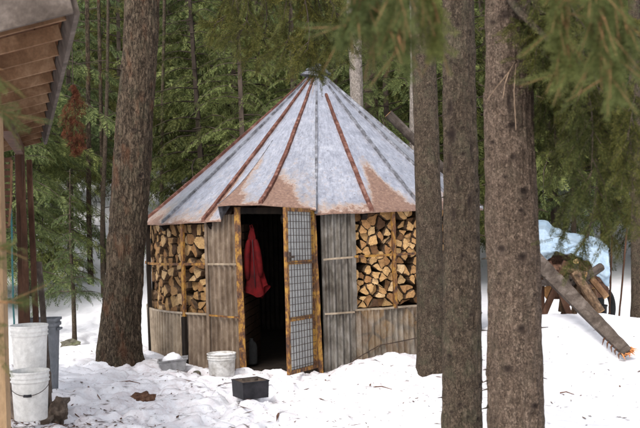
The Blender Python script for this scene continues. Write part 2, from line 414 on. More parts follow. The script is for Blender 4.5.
def ground(x, y, detail=True):
    x = np.asarray(x, float); y = np.asarray(y, float)
    t = np.maximum(y-15.5, 0)
    z = .02 + .215*t*t/(t+4.0)
    z = np.where(y > 75, z-.0, z)
    z = z + .10*gauss(x, y, -4.5, 9, 3, 4) + .07*sstep(0, -6, x)
    z = z + .18*gauss(x, y, .75, 10.75, .55, .38) + .10*gauss(x, y, 1.6, 10.6, .8, .5)
    z = z + .40*gauss(x, y, 3.1, 12.45, 1.7, .8) 
    z = z + .07*gauss(x, y, -2.35, 12.0, .8, .8)
    for (tx, ty, rr_) in ((-2.22, 11.25, .42), (1.15, 10.2, .3)): z = z + .055*gauss(x, y, tx, ty, rr_, rr_)
    if detail:
        for (bx, by, ba) in BOOTS:
            c_, s_ = math.cos(ba), math.sin(ba); p_ = (x-bx)*c_+(y-by)*s_; q_ = -(x-bx)*s_+(y-by)*c_
            e_ = (p_/.155)**2+(q_/.065)**2; z = z - .045*np.exp(-e_**2) + .014*np.exp(-((np.sqrt(e_)-1.35)/.28)**2)
    d = np.hypot(x-HC.x, y-HC.y)
    inside = 1-sstep(RW-.15, RW+.25, d)
    if detail:
        near = np.exp(-np.maximum(y-14, 0)/8)
        lump = .055*fbm(x*1.7, y*1.7, 0, 3, 3) + (.02+.032*sstep(1.8, -1.0, x))*fbm(x*5.5, y*5.5, 0, 3, 5)*near - .05*near*np.clip(np.abs(fbm(x*2.6+9, y*3.4, 0, 2, 14))*-6+1, 0, 1)*sstep(2.5, -.5, x)
        foot = np.abs(fbm(x*3.1+5, y*3.1, 0, 2, 9)); tr = np.exp(-((x+.9)/1.4)**2)*np.exp(-((y-9)/2.2)**2)
        lump = lump - .10*tr*np.exp(-(foot/.09)**2) + .012*fbm(x*16, y*16, 0, 3, 11)*near
        lump = lump + .25*fbm(x*.22, y*.22, 0, 3, 21)*sstep(15, 30, y)
        z = z + lump*(1-inside*.9)
    z = z - inside*.08*(1-inside*0)
    return z
def gz(x, y): return float(ground(np.array([x]), np.array([y]))[0])

def axis(lo, hi, flo, fhi, fine, grow):
    a = list(np.arange(flo, fhi, fine)); s_ = fine; x = a[-1]
    while x < hi: s_ *= grow; x += s_; a.append(x)
    s_ = fine; x = a[0]; pre = []
    while x > lo: s_ *= grow; x -= s_; pre.append(x)
    return np.array(pre[::-1]+a)
xs = axis(-260, 260, -5, 5, .03, 1.07); ys = axis(-160, 320, 6.2, 14.5, .03, 1.06)
X, Y = np.meshgrid(xs, ys); Z = ground(X, Y)
nx, ny = len(xs), len(ys)
idx = np.arange(nx*ny).reshape(ny, nx)
q = np.stack([idx[:-1, :-1], idx[:-1, 1:], idx[1:, 1:], idx[1:, :-1]], -1).reshape(-1, 4)
dirt = .85*np.exp(-((X+1.0)/1.7)**2)*np.exp(-((Y-9.2)/1.9)**2) + 1.6*gauss(X, Y, -2.35, 7.75, .42, .7) + .30*gauss(X, Y, 1.0, 9.9, 1.1, 1.0) + .16 \
    + .5*gauss(X, Y, -.4, 10.9, 1.2, .4)
for (tx, ty) in ((-2.22, 11.3), (1.15, 10.25), (.95, 6.7), (1.15, 5.9), (1.8, 10.1)): dirt = dirt + .7*gauss(X, Y, tx, ty, .42, .42)
dirt = np.clip(dirt*(1+.9*fbm(X*1.1, Y*1.1, 0, 3, 31)), 0, 1)
gme = mesh_np('ground', np.stack([X, Y, Z], -1).reshape(-1, 3), q.ravel(), np.full(len(q), 4), M['snow'], smooth=True, attr={'dirt': dirt.ravel()})
go = link('ground', gme); tag(go, 'old snow covering the ground, dirty and trodden in front of the shed door', None, None, 'structure')

# ------------------------------------------------------------------ round woodshed
SH = empty('woodshed', (HC.x, HC.y, 0), 'round woodshed with cone shaped rusty metal roof and stacked firewood walls', 'shed')
def cyl(th, r, z): return Vector((HC.x + r*math.sin(R_(th)), HC.y - r*math.cos(R_(th)), z))
EAVE = [(-90, 1.67), (-40, 1.68), (-30, 1.70), (0, 1.75), (40, 1.77), (90, 1.75), (180, 1.75), (270, 1.67)]
def eave_z(th):
    for (a, za), (b, zb) in zip(EAVE, EAVE[1:]):
        if a <= th <= b: return za + (zb-za)*(th-a)/(b-a)
    return 1.7
APEX = Vector((HC.x+.11, HC.y, 3.66)); RE = 2.26
seams = [-88, -70, -51.5, -32.9, -13.6, 1.6, 17.5, 34.3, 52, 70, 88, 106, 124, 142, 160, 178, 196, 214, 232, 252, 272]
def eave_pt(th, raised=False):
    if raised: return cyl(th, RE+.07, 1.875 if th < -5 else 1.80)
    return cyl(th, RE, eave_z(th))
def roof_ray(th, t, raised=False):
    """t 0 at the apex, 1 at the eave"""
    e = eave_pt(th); p = APEX.lerp(e, t)
    p.z -= .03*math.sin(math.pi*t)
    if raised: p += (eave_pt(th, True)-e)*t**5
    return p
def rust_fn(tha, thb, kind, U, T):
    nz = fbm(U*2.2, T*4.5, tha*.37, 3, 41)
    r = np.zeros_like(U)
    r += (.36+.45*nz)*np.exp(-(1-T)/.03) + .10*sstep(.5, 1, T) + .22*np.clip(nz, 0, 1)*sstep(.3, .9, T)
    if kind == 'a':        # heavy stain creeping up from the eave along the left seam
        r += 1.05*sstep(.0, .34, T-.56-.52*U+.34*nz)
        r += .35*np.exp(-U/.08)*sstep(.4, .7, T)
    elif kind == 'b':
        r += .90*sstep(0, .22, T-.70-.40*U+.1*nz) + .3*np.exp(-U/.06)*sstep(.45, .8, T)
        r += .12*sstep(0, .2, T-.8)
    elif kind == 'c':
        r += .35*sstep(.93, .97, T)
    elif kind == 'd':      # broad tongue of rust
        w_ = .26 + .50*sstep(.74, 1.0, T)
        cx = .36 + .10*sstep(.7, 1, T) + .06*nz
        r += 1.0*(1-sstep(w_*.15, w_*.85, np.abs(U-cx)))*sstep(.60, .80, T) + .5*sstep(.965, .985, T)
    elif kind == 'e':
        r += .55*sstep(.84, .99, T)*(.6+1.4*nz)
    elif kind == 'y':
        r += .38*np.exp(-((U-.5)/.12)**2)*(1-sstep(.12, .35, T)) + .75*sstep(0, .30, T-.57-.60*U+.30*nz)+.14*sstep(.55, .9, T)
    return r
def roof_panel(tha, thb, kind, raised=False, t0=.055, ea=None):
    nu, nv = 16, 90
    U, T = np.meshgrid(np.linspace(0, 1, nu), np.linspace(t0, 1, nv))
    V = np.zeros((nv, nu, 3)); lipz = .022
    nrm = (roof_ray(tha, 1, raised)-APEX).cross(roof_ray(thb, 1, raised)-APEX).normalized()
    if nrm.z < 0: nrm = -nrm
    for i in range(nv):
        a = roof_ray(tha, T[i, 0], raised); b = roof_ray(thb, T[i, 0], raised)
        for j in range(nu): V[i, j] = a.lerp(b, U[i, j])
    d = .006*fbm(V[..., 0]*3, V[..., 1]*3, V[..., 2]*3, 3, 51) + .004*np.sin(math.pi*U)*T
    V += d[..., None]*np.array(nrm)
    V[-1, :, 2] += .010*fbm(V[-1, :, 0]*6, V[-1, :, 1]*2, 0, 2, 52)
    top = V.reshape(-1, 3); rust = rust_fn(tha, thb, kind, U, T).ravel(); al = T.ravel()
    lip = V[-1].copy(); lip[:, 2] -= lipz
    und = V.copy(); und[..., 2] -= .004; und = und.reshape(-1, 3)
    n0 = nv*nu
    verts = np.concatenate([top, und, lip]); rs = np.concatenate([rust, rust*0+.9, np.full(nu, 1.2)]); al = np.concatenate([al, al, np.ones(nu)])
    id_ = np.arange(n0).reshape(nv, nu)
    qa = np.stack([id_[:-1, :-1], id_[1:, :-1], id_[1:, 1:], id_[:-1, 1:]], -1).reshape(-1, 4)
    qb = qa[:, ::-1]+n0
    li = np.arange(nu)+2*n0
    ql = np.stack([id_[-1, :-1], li[:-1], li[1:], id_[-1, 1:]], -1)
    qq = np.concatenate([qa, qb, ql])
    L = np.array(SH.location)
    me = mesh_np('roof_panel', verts-L, qq.ravel(), np.full(len(qq), 4), M['roof'], smooth=True, attr={'rust': rs, 'along': al, 'across': np.concatenate([U.ravel(), U.ravel(), U[-1]])+tha*1.7})
    return link('roof_panel', me, SH)
def roof_seam(th, kind, raised=False, t0=.06, t1=1.0, wd=.034, hh=.036):
    mb = MB(); n = 40; ra = []
    for i in range(n+1):
        t = t0+(t1-t0)*i/n; p = roof_ray(th, t, raised); q_ = roof_ray(th+.1, t, raised)
        s_ = (q_-p); s_.z = 0
        s_ = s_.normalized() if s_.length > 1e-6 else Vector((1, 0, 0))
        k = .55+.45*min(1, t*2.2)
        up = Vector((0, 0, hh*k)); j = .0015*random.uniform(-1, 1)
        wv = s_*(wd/2*k); p = p + s_*j*2 + Vector((0, 0, j))
        ra.append([p-wv-Vector((0, 0, .006)), p+wv-Vector((0, 0, .006)), p+wv*.8+up, p-wv*.8+up])
    mb.loft(ra)
    return mb.build('roof_seam', M['seam_rust'] if kind == 'r' else M['seam_grey'], SH)
kinds = {-51.5: 'e', -70: 'e', -88: 'c', 1.6: 'c', 17.5: 'd', 34.3: 'e'}
for a, b in zip(seams, seams[1:]):
    if a == -32.9:
        roof_panel(-32.9, -26.5, 'a'); roof_panel(-26.5, -13.6, 'a', True); continue
    if a == -13.6:
        roof_panel(a, b, 'y', True); continue
    roof_panel(a, b, kinds.get(a, 'c'))

for a in seams[:-1]:
    k = 'r' if a in (-32.9, -13.6, 17.5, -70, -88, 106, 160, 214) else 'g'
    roof_seam(a, k, raised=(a == -13.6), t0=.2 if a == 17.5 else .06, wd=.05 if k == 'r' else .034)
for th in (-26.5, 1.6):                                  # step where the sheets over the door ride up
    mb = MB(); ra = []
    for i in range(21):
        t = .5+.5*i/20; p = roof_ray(th, t); q_ = roof_ray(th, t, True)+Vector((0, 0, .004))
        o_ = Vector((.004, 0, 0)); ra.append([p-o_, p+o_, q_+o_, q_-o_])
    mb.loft(ra); mb.build('roof_step', M['seam_grey'], SH)
# cap: two skewed plates over the smoke hole
mb = MB()
n = 14
for (r, z, dz, off) in ((.20, .03, .05, Vector((-.02, 0, 0))), (.17, .075, .055, Vector((.03, 0, 0)))):
    ring0 = []; ring1 = []; ring2 = []
    for j in range(n):
        a = 2*math.pi*j/n; rr = r*(1+.06*math.sin(3*a))
        c = APEX+off
        ring0.append(c+Vector((rr*math.cos(a), rr*math.sin(a), z-r*.62-.012-.22*rr*math.cos(a))))
        ring1.append(c+Vector((rr*math.cos(a), rr*math.sin(a), z-r*.62-.22*rr*math.cos(a))))
        ring2.append(c+Vector((.02*math.cos(a), .02*math.sin(a), z+dz-r*.3)))
    mb.loft([ring0, ring1, ring2])
mb.build('roof_cap', M['seam_grey'], SH)
# rafters carrying the sheets
for th in range(-80, 280, 24):
    mb = MB(); a = roof_ray(th, .06); b = roof_ray(th, .965)
    for p in (a, b): p.z -= .13
    mb.bar(a, b, .06, .08); mb.build('rafter', M['mud'], SH)

# corrugated wall sheets
def corr(name, th0, th1, z0, z1, mat, r=RW, period=.074, amp=.021, lean=0.0, zt=None):
    arc = R_(th1-th0)*r; n = max(12, int(arc/period*10)); nz = 14
    V = np.zeros((nz+1, n+1, 3))
    ph = random.random()*6
    for j in range(n+1):
        th = th0+(th1-th0)*j/n; s_ = arc*j/n
        rr = r+amp*math.sin(2*math.pi*s_/period+ph)
        top = z1 if z1 is not None else roof_ray(th, RW/RE).z-.03
        for i in range(nz+1):
            z = z0+(top-z0)*i/nz
            V[i, j] = cyl(th, rr + .010*math.sin(z*3+th*.1), z)
    id_ = np.arange((nz+1)*(n+1)).reshape(nz+1, n+1)
    qa = np.stack([id_[:-1, :-1], id_[:-1, 1:], id_[1:, 1:], id_[1:, :-1]], -1).reshape(-1, 4)
    me = mesh_np(name, V.reshape(-1, 3)-np.array(SH.location), qa.ravel(), np.full(len(qa), 4), mat, smooth=True)
    return link(name, me, SH)
ZR = .655                                                  # top of the low sheets
def rail_z(th): return ZR + (.0 if th > 0 else -.03)
corr('wall_sheet', -33.5, -21.9, -.25, None, M['corr_brown'], RW-.01)
corr('wall_sheet', 2.9, 12.6, -.25, None, M['corr_grey'], RW-.01)
corr('wall_sheet', -70.2, -43.6, -.25, ZR-.03, M['corr_tan'], RW+.012)
corr('wall_sheet', -43.4, -33.2, -.25, ZR-.03, M['corr_brown'], RW+.008)
corr('wall_sheet', -92, -70.4, -.25, ZR-.05, M['corr_clear'], RW+.012)
corr('wall_sheet', 12.2, 58, -.25, ZR, M['corr_clear'], RW+.012)
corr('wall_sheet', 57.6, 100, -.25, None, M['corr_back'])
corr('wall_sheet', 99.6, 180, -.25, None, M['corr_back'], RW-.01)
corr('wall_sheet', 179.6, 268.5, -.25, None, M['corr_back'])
# floor of packed dark soil
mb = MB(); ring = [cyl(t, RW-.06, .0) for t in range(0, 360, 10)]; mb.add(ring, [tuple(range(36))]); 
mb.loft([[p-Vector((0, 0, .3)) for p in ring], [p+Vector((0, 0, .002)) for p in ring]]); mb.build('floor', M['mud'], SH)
# posts, bars and rails
def vpost(th, z0, z1, wd, dp, mat, name='post', r=RW+.02, lean=0.0, nseg=10, jit=.003):
    mb = MB(); a = cyl(th, r, z0); b = cyl(th+lean, r, z1)
    out = Vector((math.sin(R_(th)), -math.cos(R_(th)), 0)); mb.bar(a, b, wd, dp, up=out, nseg=nseg, jit=jit)
    return mb.build(name, mat, SH)
def rail(th0, th1, z0, z1, h, dp, mat, name='rail', r=RW+.03):
    mb = MB(); n = max(3, int(abs(th1-th0)/3)); ra = []
    for i in range(n+1):
        th = th0+(th1-th0)*i/n; z = z0+(z1-z0)*i/n + random.uniform(-.002, .002)
        i_, o_ = cyl(th, r-dp/2, z), cyl(th, r+dp/2, z); v = Vector((0, 0, h/2))
        ra.append([i_-v, o_-v, o_+v, i_+v])
    mb.loft(ra); return mb.build(name, mat, SH)
vpost(-70.5, -.2, 1.66, .055, .05, M['mud'], r=RW+.025)
vpost(-43.5, ZR-.07, 1.69, .045, .03, M['yellow'], r=RW+.03)
vpost(-43.5, -.2, ZR-.075, .06, .04, M['mud'], r=RW+.035)
vpost(-88, -.2, 1.66, .06, .05, M['mud'], r=RW+.01)
vpost(-33.3, -.2, 1.69, .035, .02, M['corr_brown'], r=RW+.03)
vpost(25.1, ZR+.0, 1.77, .045, .03, M['yellow'], r=RW+.03)
vpost(12.4, ZR, 1.77, .05, .02, M['corr_grey'], r=RW+.022)
vpost(40.5, ZR, 1.77, .04, .03, M['yellow'], r=RW+.03)
vpost(57.8, -.2, 1.77, .06, .05, M['mud'], r=RW+.02)
rail(-88, -33.4, 1.17, 1.20, .028, .02, M['yellow'])
rail(-33.2, -22.5, 1.20, 1.20, .022, .012, M['corr_tan'])
rail(-33.2, -22.5, .615, .60, .02, .012, M['yellow'])
rail(-88, -33.4, ZR-.04, ZR-.03, .022, .014, M['corr_tan'])
rail(12.6, 57.5, 1.255, 1.27, .026, .02, M['yellow'])
rail(3.4, 12.2, 1.235, 1.25, .020, .012, M['corr_tan'])
rail(3.4, 12.2, .63, .64, .020, .012, M['corr_tan'])
rail(12.4, 57.5, ZR+.005, ZR+.015, .022, .018, M['corr_tan'])
# wire drooping across the low sheet
mb = MB(); pts = [cyl(8.8, RW+.045, .03), cyl(12, RW+.045, .12), cyl(19.5, RW+.045, .255), cyl(24, RW+.045, .27), cyl(33, RW+.045, .30), cyl(45, RW+.05, .33)]
mb.tube(pts, .006, 5); mb.build('wire', M['wire'], SH)

# door opening
import bmesh
TJ0, TJ1 = -21.3, 1.6
mb = MB(); a = cyl(TJ0, RW+.03, -.1); b = cyl(TJ0-.8, RW+.03, 1.84)
mb.bar(a, b, .07, .07, up=(0, -1, 0), nseg=14, jit=.004); mb.build('door_jamb', M['yellow'], SH)
mb = MB(); a = cyl(TJ1+.2, RW+.02, -.1); b = cyl(TJ1-.9, RW+.02, 1.80)
mb.bar(a, b, .06, .07, up=(0, -1, 0), nseg=14, jit=.004); mb.build('door_jamb', M['yellow'], SH)
mb = MB(); mb.bar(cyl(TJ0, RW+.01, 1.80), cyl(TJ1, RW+.01, 1.775), .06, .07, up=(0, 0, 1)); mb.build('door_header', M['mud'], SH)
mb = MB(); mb.bar(cyl(TJ0, RW, .0), cyl(TJ1, RW, .0), .12, .05, up=(0, 0, 1)); mb.build('door_sill', M['mud'], SH)
# crib of boards lining both sides of the passage
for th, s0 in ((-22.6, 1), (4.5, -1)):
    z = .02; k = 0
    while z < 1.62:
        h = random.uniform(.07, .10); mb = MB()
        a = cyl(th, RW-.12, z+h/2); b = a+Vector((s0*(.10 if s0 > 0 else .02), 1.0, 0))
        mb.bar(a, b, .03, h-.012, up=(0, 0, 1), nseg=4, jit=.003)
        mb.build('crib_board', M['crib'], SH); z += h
# open door leaf, hinged on the right jamb and swung towards the camera
hinge = cyl(TJ1-.9, RW+.07, 0); hinge.z = 0
free = Vector((-.372, 10.44, 0)); dv = (free-hinge); LW = dv.length; dv.normalize(); dn = Vector((-dv.y, dv.x, 0))
if dn.x < 0: dn = -dn
Zb, Zt = .045, 1.80
mb = MB()
def hp(s_, z, o_=0.0): return hinge + dv*s_ + dn*o_ + Vector((0, 0, z + .02*(s_/LW)))
for s_ in (.02, LW-.02): mb.bar(hp(s_, Zb), hp(s_, Zt), .042, .035, up=dn, nseg=12, jit=.002)
for z in (Zb+.02, .62, 1.22, Zt-.02): mb.bar(hp(.042, z), hp(LW-.042, z), .04, .033, up=dn, nseg=6, jit=.001)
door = mb.build('door', M['yellow'], SH)
mb = MB(); 
for i in range(1, 9):
    s_ = .04+(LW-.08)*i/9; mb.bar(hp(s_, Zb+.03, .012), hp(s_, Zt-.03, .012), .0055, .0055, up=dn)
for i in range(1, 24):
    z = Zb+(Zt-Zb)*i/24; mb.bar(hp(.04, z, .016), hp(LW-.04, z, .016), .0055, .0055, up=dn)
mb.v = [tuple(Vector(v)-SH.location) for v in mb.v]
mb.build('wire_grid', M['wire'], door)
mb = MB(); mb.bar(hp(.04, (Zb+Zt)/2, -.012), hp(LW-.04, (Zb+Zt)/2, -.012), Zt-Zb-.05, .004, up=dn)
mb.v = [tuple(Vector(v)-SH.location) for v in mb.v]
mb.build('door_sheet', M['door_sheet'], door)
mb = MB(); mb.box(hp(LW-.03, 1.28, .03), dv*.02, dn*.012, Vector((0, 0, .05))); mb.box(hp(LW-.05, 1.28, .05), dv*.05, dn*.008, Vector((0, 0, .012)))
mb.v = [tuple(Vector(v)-SH.location) for v in mb.v]
mb.build('latch', M['wire'], door)

# ------------------------------------------------------------------ firewood: every split log is its own object
def clip(poly, p, q_):
    mx, my = (p[0]+q_[0])/2, (p[1]+q_[1])/2; nx_, ny_ = q_[0]-p[0], q_[1]-p[1]
    out = []
    for i in range(len(poly)):
        a, b = poly[i], poly[(i+1) % len(poly)]
        da = (a[0]-mx)*nx_+(a[1]-my)*ny_; db = (b[0]-mx)*nx_+(b[1]-my)*ny_
        if da <= 0: out.append(a)
        if da*db < 0:
            t = da/(da-db); out.append((a[0]+(b[0]-a[0])*t, a[1]+(b[1]-a[1])*t))
    return out
def stack(th0, th1, z0, z1f, area, seed, labels, group, r=RW-.03, keep=.945):
    rr = random.Random(seed); L = R_(th1-th0)*r
    n = int(L*(z1f-z0)/area); pts = []; made = []
    tries = 0; md = math.sqrt(area)*.66
    while len(pts) < n and tries < 60000:
        p = (rr.uniform(0, L), rr.uniform(z0, z1f)); tries += 1
        if all(math.hypot(p[0]-c[0], (p[1]-c[1])*1.25) > md*(1 if tries < 15000 else .8) for c in pts): pts.append(p)
    for i, p in enumerate(pts):
        if rr.random() > keep: continue
        poly = [(0, z0), (L, z0), (L, z1f), (0, z1f)]
        for j, q_ in enumerate(pts):
            if j != i and math.hypot(p[0]-q_[0], p[1]-q_[1]) < .5:
                poly = clip(poly, p, q_)
                if len(poly) < 3: break
        if len(poly) < 3: continue
        # knock off a corner or two: splits are wedges
        cx = sum(a for a, b in poly)/len(poly); cz = sum(b for a, b in poly)/len(poly)
        if len(poly) > 4 and rr.random() < .55:
            k = rr.randrange(len(poly)); poly.pop(k)
            if len(poly) > 5 and rr.random() < .5: poly.pop((k+2) % len(poly))
        cx = sum(a for a, b in poly)/len(poly); cz = sum(b for a, b in poly)/len(poly)
        sh = rr.uniform(.80, .965)
        rnd = []
        bark_side = rr.randrange(len(poly))
        for k in range(len(poly)):
            a, b = poly[k], poly[(k+1) % len(poly)]
            bow = (.012 if k == bark_side else 0.0)
            for t in (0.06, .35, .65, .94):
                x_, z_ = a[0]+(b[0]-a[0])*t-cx, a[1]+(b[1]-a[1])*t-cz
                rl = math.hypot(x_, z_) or 1e-6; k2 = sh*(1+(bow*math.sin(math.pi*t)+rr.uniform(-.0075, .0075))/rl)
                rnd.append((x_*k2, z_*k2))
        th = th0 + math.degrees(cx/r); out = Vector((math.sin(R_(th)), -math.cos(R_(th)), 0)); tan = Vector((math.cos(R_(th)), math.sin(R_(th)), 0))
        dep = rr.uniform(-.06, .02); ln = rr.uniform(.36, .42)
        ctr = cyl(th, r+dep, cz); tilt = rr.uniform(-.06, .06)
        rings = []
        for (o_, sc_) in ((.0, .93), (-.008, 1.0), (-ln*.5, .93), (-ln, .84)):
            rings.append([tan*(x_*sc_+tilt*o_*.3) + Vector((0, 0, z_*sc_)) + out*(o_+(rr.uniform(-.003, .003) if o_ > -.01 else 0)) for x_, z_ in rnd])
        m_ = len(rnd); mb = MB()
        mb.loft(rings, 1, False)
        cv = out*rr.uniform(-.004, .006) + tan*rr.uniform(-.01, .01) + Vector((0, 0, rr.uniform(-.01, .01)))
        mb.add(rings[0]+[cv], [(m_, (k+1) % m_, k) for k in range(m_)], 0)
        mb.add(rings[-1], [tuple(range(m_))], 1)
        o = link('firewood_log', mb.me('firewood_log', [M['end' if th0 > 0 else 'end_dark'], M['side']]), None, ctr)
        tag(o, None, 'firewood log', group); made.append((o, th, cz))
    labels(made)
ORD = 'first second third fourth fifth sixth seventh eighth ninth tenth eleventh twelfth thirteenth fourteenth fifteenth'.split()
def lab_bay(bay, th_bar, z_rail):
    def f(made):
        G = {}
        for o, th, z in made:
            up = z > z_rail; row = int(abs(z-z_rail)/.105); G.setdefault((up, row, th > th_bar), []).append((abs(th-th_bar), o))
        for (up, row, right), L in G.items():
            for i, (_, o) in enumerate(sorted(L, key=lambda q: q[0])):
                o['label'] = 'split log in %s stack, %s row %s its rail, %s %s the bar' % (bay, ORD[row], 'above' if up else 'below', ORD[i], 'right of' if right else 'left of')
    return f
def lab_low(made):
    G = {}
    for o, th, z in made: G.setdefault(int(z/.16), []).append((th, o))
    for row, L in G.items():
        for i, (_, o) in enumerate(sorted(L, key=lambda q: q[0])): o['label'] = 'dim log behind the cloudy low sheet, %s row up, %s across from the door' % (ORD[row], ORD[i])
labR = lab_bay('right', 25.1, 1.262); labL = lab_bay('left', -43.5, 1.19)
stack(12.9, 48.5, ZR+.015, 1.76, .0094, 3, labR, 'firewood stacked in the right bay')
stack(12.9, 45, .04, ZR+.010, .036, 4, lab_low, 'firewood behind the cloudy sheet', r=RW-.085)
stack(-78, -33.8, ZR-.05, 1.66, .0122, 5, labL, 'firewood stacked in the left bay')

# ------------------------------------------------------------------ red jacket hanging inside the doorway
def jacket():
    nv, nu = 46, 60; top = P(252, 228, 11.35); V = np.zeros((nv, nu, 3))
    for i in range(nv):
        t = i/(nv-1)
        # half-widths left / right of the hanging line, metres, pinched under the peg and flaring to a torn slanting hem
        k = t**.75
        wl = .016+.105*k + .012*math.sin(t*7); wr = .016+.075*k+.045*max(0, t-.55)/.45
        drop = .0
        for j in range(nu):
            a = j/nu*2*math.pi; cx = math.cos(a)
            x = (-wl if cx < 0 else wr)*abs(cx)
            fold = 1+.22*math.sin(a*5+t*2.1)*k
            y = -.055*k*math.sin(a)*fold - .015
            hem = .0 if t < .9 else (t-.9)/.1*(.05*math.sin(a*2+1)+.03*math.cos(a*3))
            z = -.73*t + hem + .01*math.sin(a*3)
            V[i, j] = (x*fold + .03*t, y, z)
    d = fbm(V[..., 0]*13, V[..., 1]*13, V[..., 2]*6, 3, 61)*.02
    V[..., 1] += d; V[..., 0] += d*.4
    id_ = np.arange(nv*nu).reshape(nv, nu); nx_ = np.roll(id_, -1, 1)
    qa = np.stack([id_[:-1], nx_[:-1], nx_[1:], id_[1:]], -1).reshape(-1, 4)
    r0 = empty('jacket', top-Vector((0, 0, .73)), 'red cloth jacket hanging from a peg inside the dark doorway', 'jacket')
    off = np.array((0, 0, .73))
    link('body', mesh_np('body', V.reshape(-1, 3)+off, qa.ravel(), np.full(len(qa), 4), M['red_cloth'], smooth=True), r0)
    for s_, l_ in ((-1, .50), (1, .46)):                # sleeves hanging at either side
        mb = MB(); pts = [Vector((s_*.03, -.035, .62)), Vector((s_*.060, -.05, .48)), Vector((s_*.075+.01, -.06, .30)), Vector((s_*.075+.015, -.05, .62-l_))]
        mb.tube(pts, [.028, .040, .036, .030], 12); o = link('sleeve', mb.me('sleeve', M['red_cloth'], True), r0)
        m_ = o.modifiers.new('s', 'SUBSURF'); m_.levels = m_.render_levels = 1
    mb = MB(); mb.tube([Vector((.004, -.055, .60)), Vector((.012, -.078, .42)), Vector((.020, -.088, .2)), Vector((.026, -.085, .06))], .004, 6); link('zip', mb.me('zip', M['black'], True), r0)
    mb = MB(); mb.tube([Vector((-.02, .0, .70)), Vector((-.02, -.01, .76)), Vector((.0, -.01, .77)), Vector((.015, 0, .71))], .007, 8); link('collar_loop', mb.me('collar_loop', M['red_cloth'], True), r0)
jacket()
# lit grey jug inside the door
mb = MB(); c = P(252, 364, 11.6); c.z = .02
mb.lathe(c, [(0.0, 0), (.065, 0), (.068, .02), (.066, .2), (.05, .25), (.02, .275), (.02, .3), (0.0, .3)], 20)
solo(mb, 'jug', M['jug'], 'dusty grey jug standing in the shadow just inside the door', 'jug', smooth=True)

# ------------------------------------------------------------------ buckets, tray, box, bin
def bucket(loc, r=.15, h=.37, label='', mat='pail', handle=True, content=None, group='plastic pails', squash=1.0):
    rt = empty('bucket', loc, label, 'bucket', group, rz=random.uniform(-.4, .4))
    mb = MB(); rb = r*.87
    prof = [(0, .0), (rb*.96, 0), (rb, .006), (rb+(r-rb)*.7, h*.74), (r*.985, h*.78), (r*1.035, h*.785), (r*1.035, h*.80), (r*.99, h*.805), (r*.995, h*.86), (r*1.04, h*.865), (r*1.04, h*.88), (r*1.0, h*.885),
            (r*1.0, h*.955), (r*1.045, h*.965), (r*1.05, h*.99), (r*1.03, h), (r*.975, h*.995), (r*.96, h*.9), (rb*.93, .02), (0, .018)]
    mb.lathe((0, 0, 0), prof, 56)
    o = link('shell', mb.me('shell', M[mat], True), rt)
    mb = MB()
    if content is not None:
        z = h*content; n = 24; ring = [Vector((r*.94*math.cos(2*math.pi*j/n), r*.94*math.sin(2*math.pi*j/n), z+random.uniform(-.008, .008))) for j in range(n)]
        mb.add(ring+[Vector((0, 0, z+.01))], [(j, (j+1) % n, n) for j in range(n)]); link('contents', mb.me('contents', M['snow' if content > .9 else 'wet_wood']), rt)
    if handle:
        mb = MB(); pts = []
        for i in range(17):
            a = math.pi*i/16; pts.append(Vector((-r*1.07*math.cos(a), -r*1.02*math.sin(a)*.55-.02-.6*r*math.sin(a)*.5, h*.80-h*.26*math.sin(a))))
        pts = [Vector((p.x, -math.sqrt(max(0, (r*1.1)**2-p.x**2))-.004, p.z)) for p in pts]
        mb.tube(pts, .0028, 6); hd = link('handle', mb.me('handle', M['wire'], True), rt)
        mb = MB(); mb.tube([pts[7]+Vector((0, -.002, 0)), pts[8], pts[9]+Vector((0, -.002, 0))], .011, 10); link('grip', mb.me('grip', M['black'], True), hd)
    return rt
c = P(30.5, 396, 7.9); z0 = gz(c.x, 7.9)
bucket((c.x, 7.9, P(30, 419, 7.9).z), .146, .385, 'nearest white plastic bucket with its wire handle hanging down in front', 'pail', True, None).rotation_euler.z = .15
b2 = bucket((P(29.5, 345, 8.45).x, 8.45, P(29, 372, 8.45).z), .152, .40, 'white plastic bucket just behind and above the nearest one', 'pail', False, None)
c = P(222, 372, 10.75)
b3 = bucket((c.x, 10.75, -.01), .152, .285, 'worn white bucket filled with snow against the wall left of the door', 'pail_dirty', False, .93)
# block under the rear bucket
mb = MB(); z1 = P(29, 372, 8.45).z; mb.lathe((b2.location.x, 8.45, gz(b2.location.x, 8.45)-.05), [(0, 0), (.175, 0), (.18, .02), (.17, (z1-gz(b2.location.x, 8.45))*.6), (.172, z1-gz(b2.location.x, 8.45)+.03), (.165, z1-gz(b2.location.x, 8.45)+.048), (0, z1-gz(b2.location.x, 8.45)+.05)], 28)
solo(mb, 'chopping_block', M['wet_wood'], 'dark round of wood holding up the rear white bucket', 'wood block', smooth=False)
# grey bin
c = P(47, 368, 9.6); rt = empty('bin', (P(44.5, 345, 9.6).x, 9.6, gz(P(46, 345, 9.6).x, 9.6)-.02), 'tall dark grey plastic bin with ribbed rim behind the white buckets', 'bin')
mb = MB(); hh = P(46, 318, 9.6).z-rt.location.z
def sqr(r, z, k=.03, n=4):
    pts = []
    for (sx, sy) in ((1, -1), (1, 1), (-1, 1), (-1, -1)):
        for i in range(n+1):
            a0 = {(1, -1): -90, (1, 1): 0, (-1, 1): 90, (-1, -1): 180}[(sx, sy)]
            a = R_(a0+90*i/n); pts.append(Vector((sx*(r-k)+k*math.cos(a), sy*(r*.8-k)+k*math.sin(a), z)))
    return pts
mb.loft([sqr(.105, 0), sqr(.13, hh*.9), sqr(.145, hh*.9), sqr(.145, hh*.94), sqr(.135, hh*.94), sqr(.135, hh*.97), sqr(.15, hh*.97), sqr(.15, hh), sqr(.128, hh), sqr(.1, .02)])
link('shell', mb.me('shell', M['grey_plastic'], False), rt)
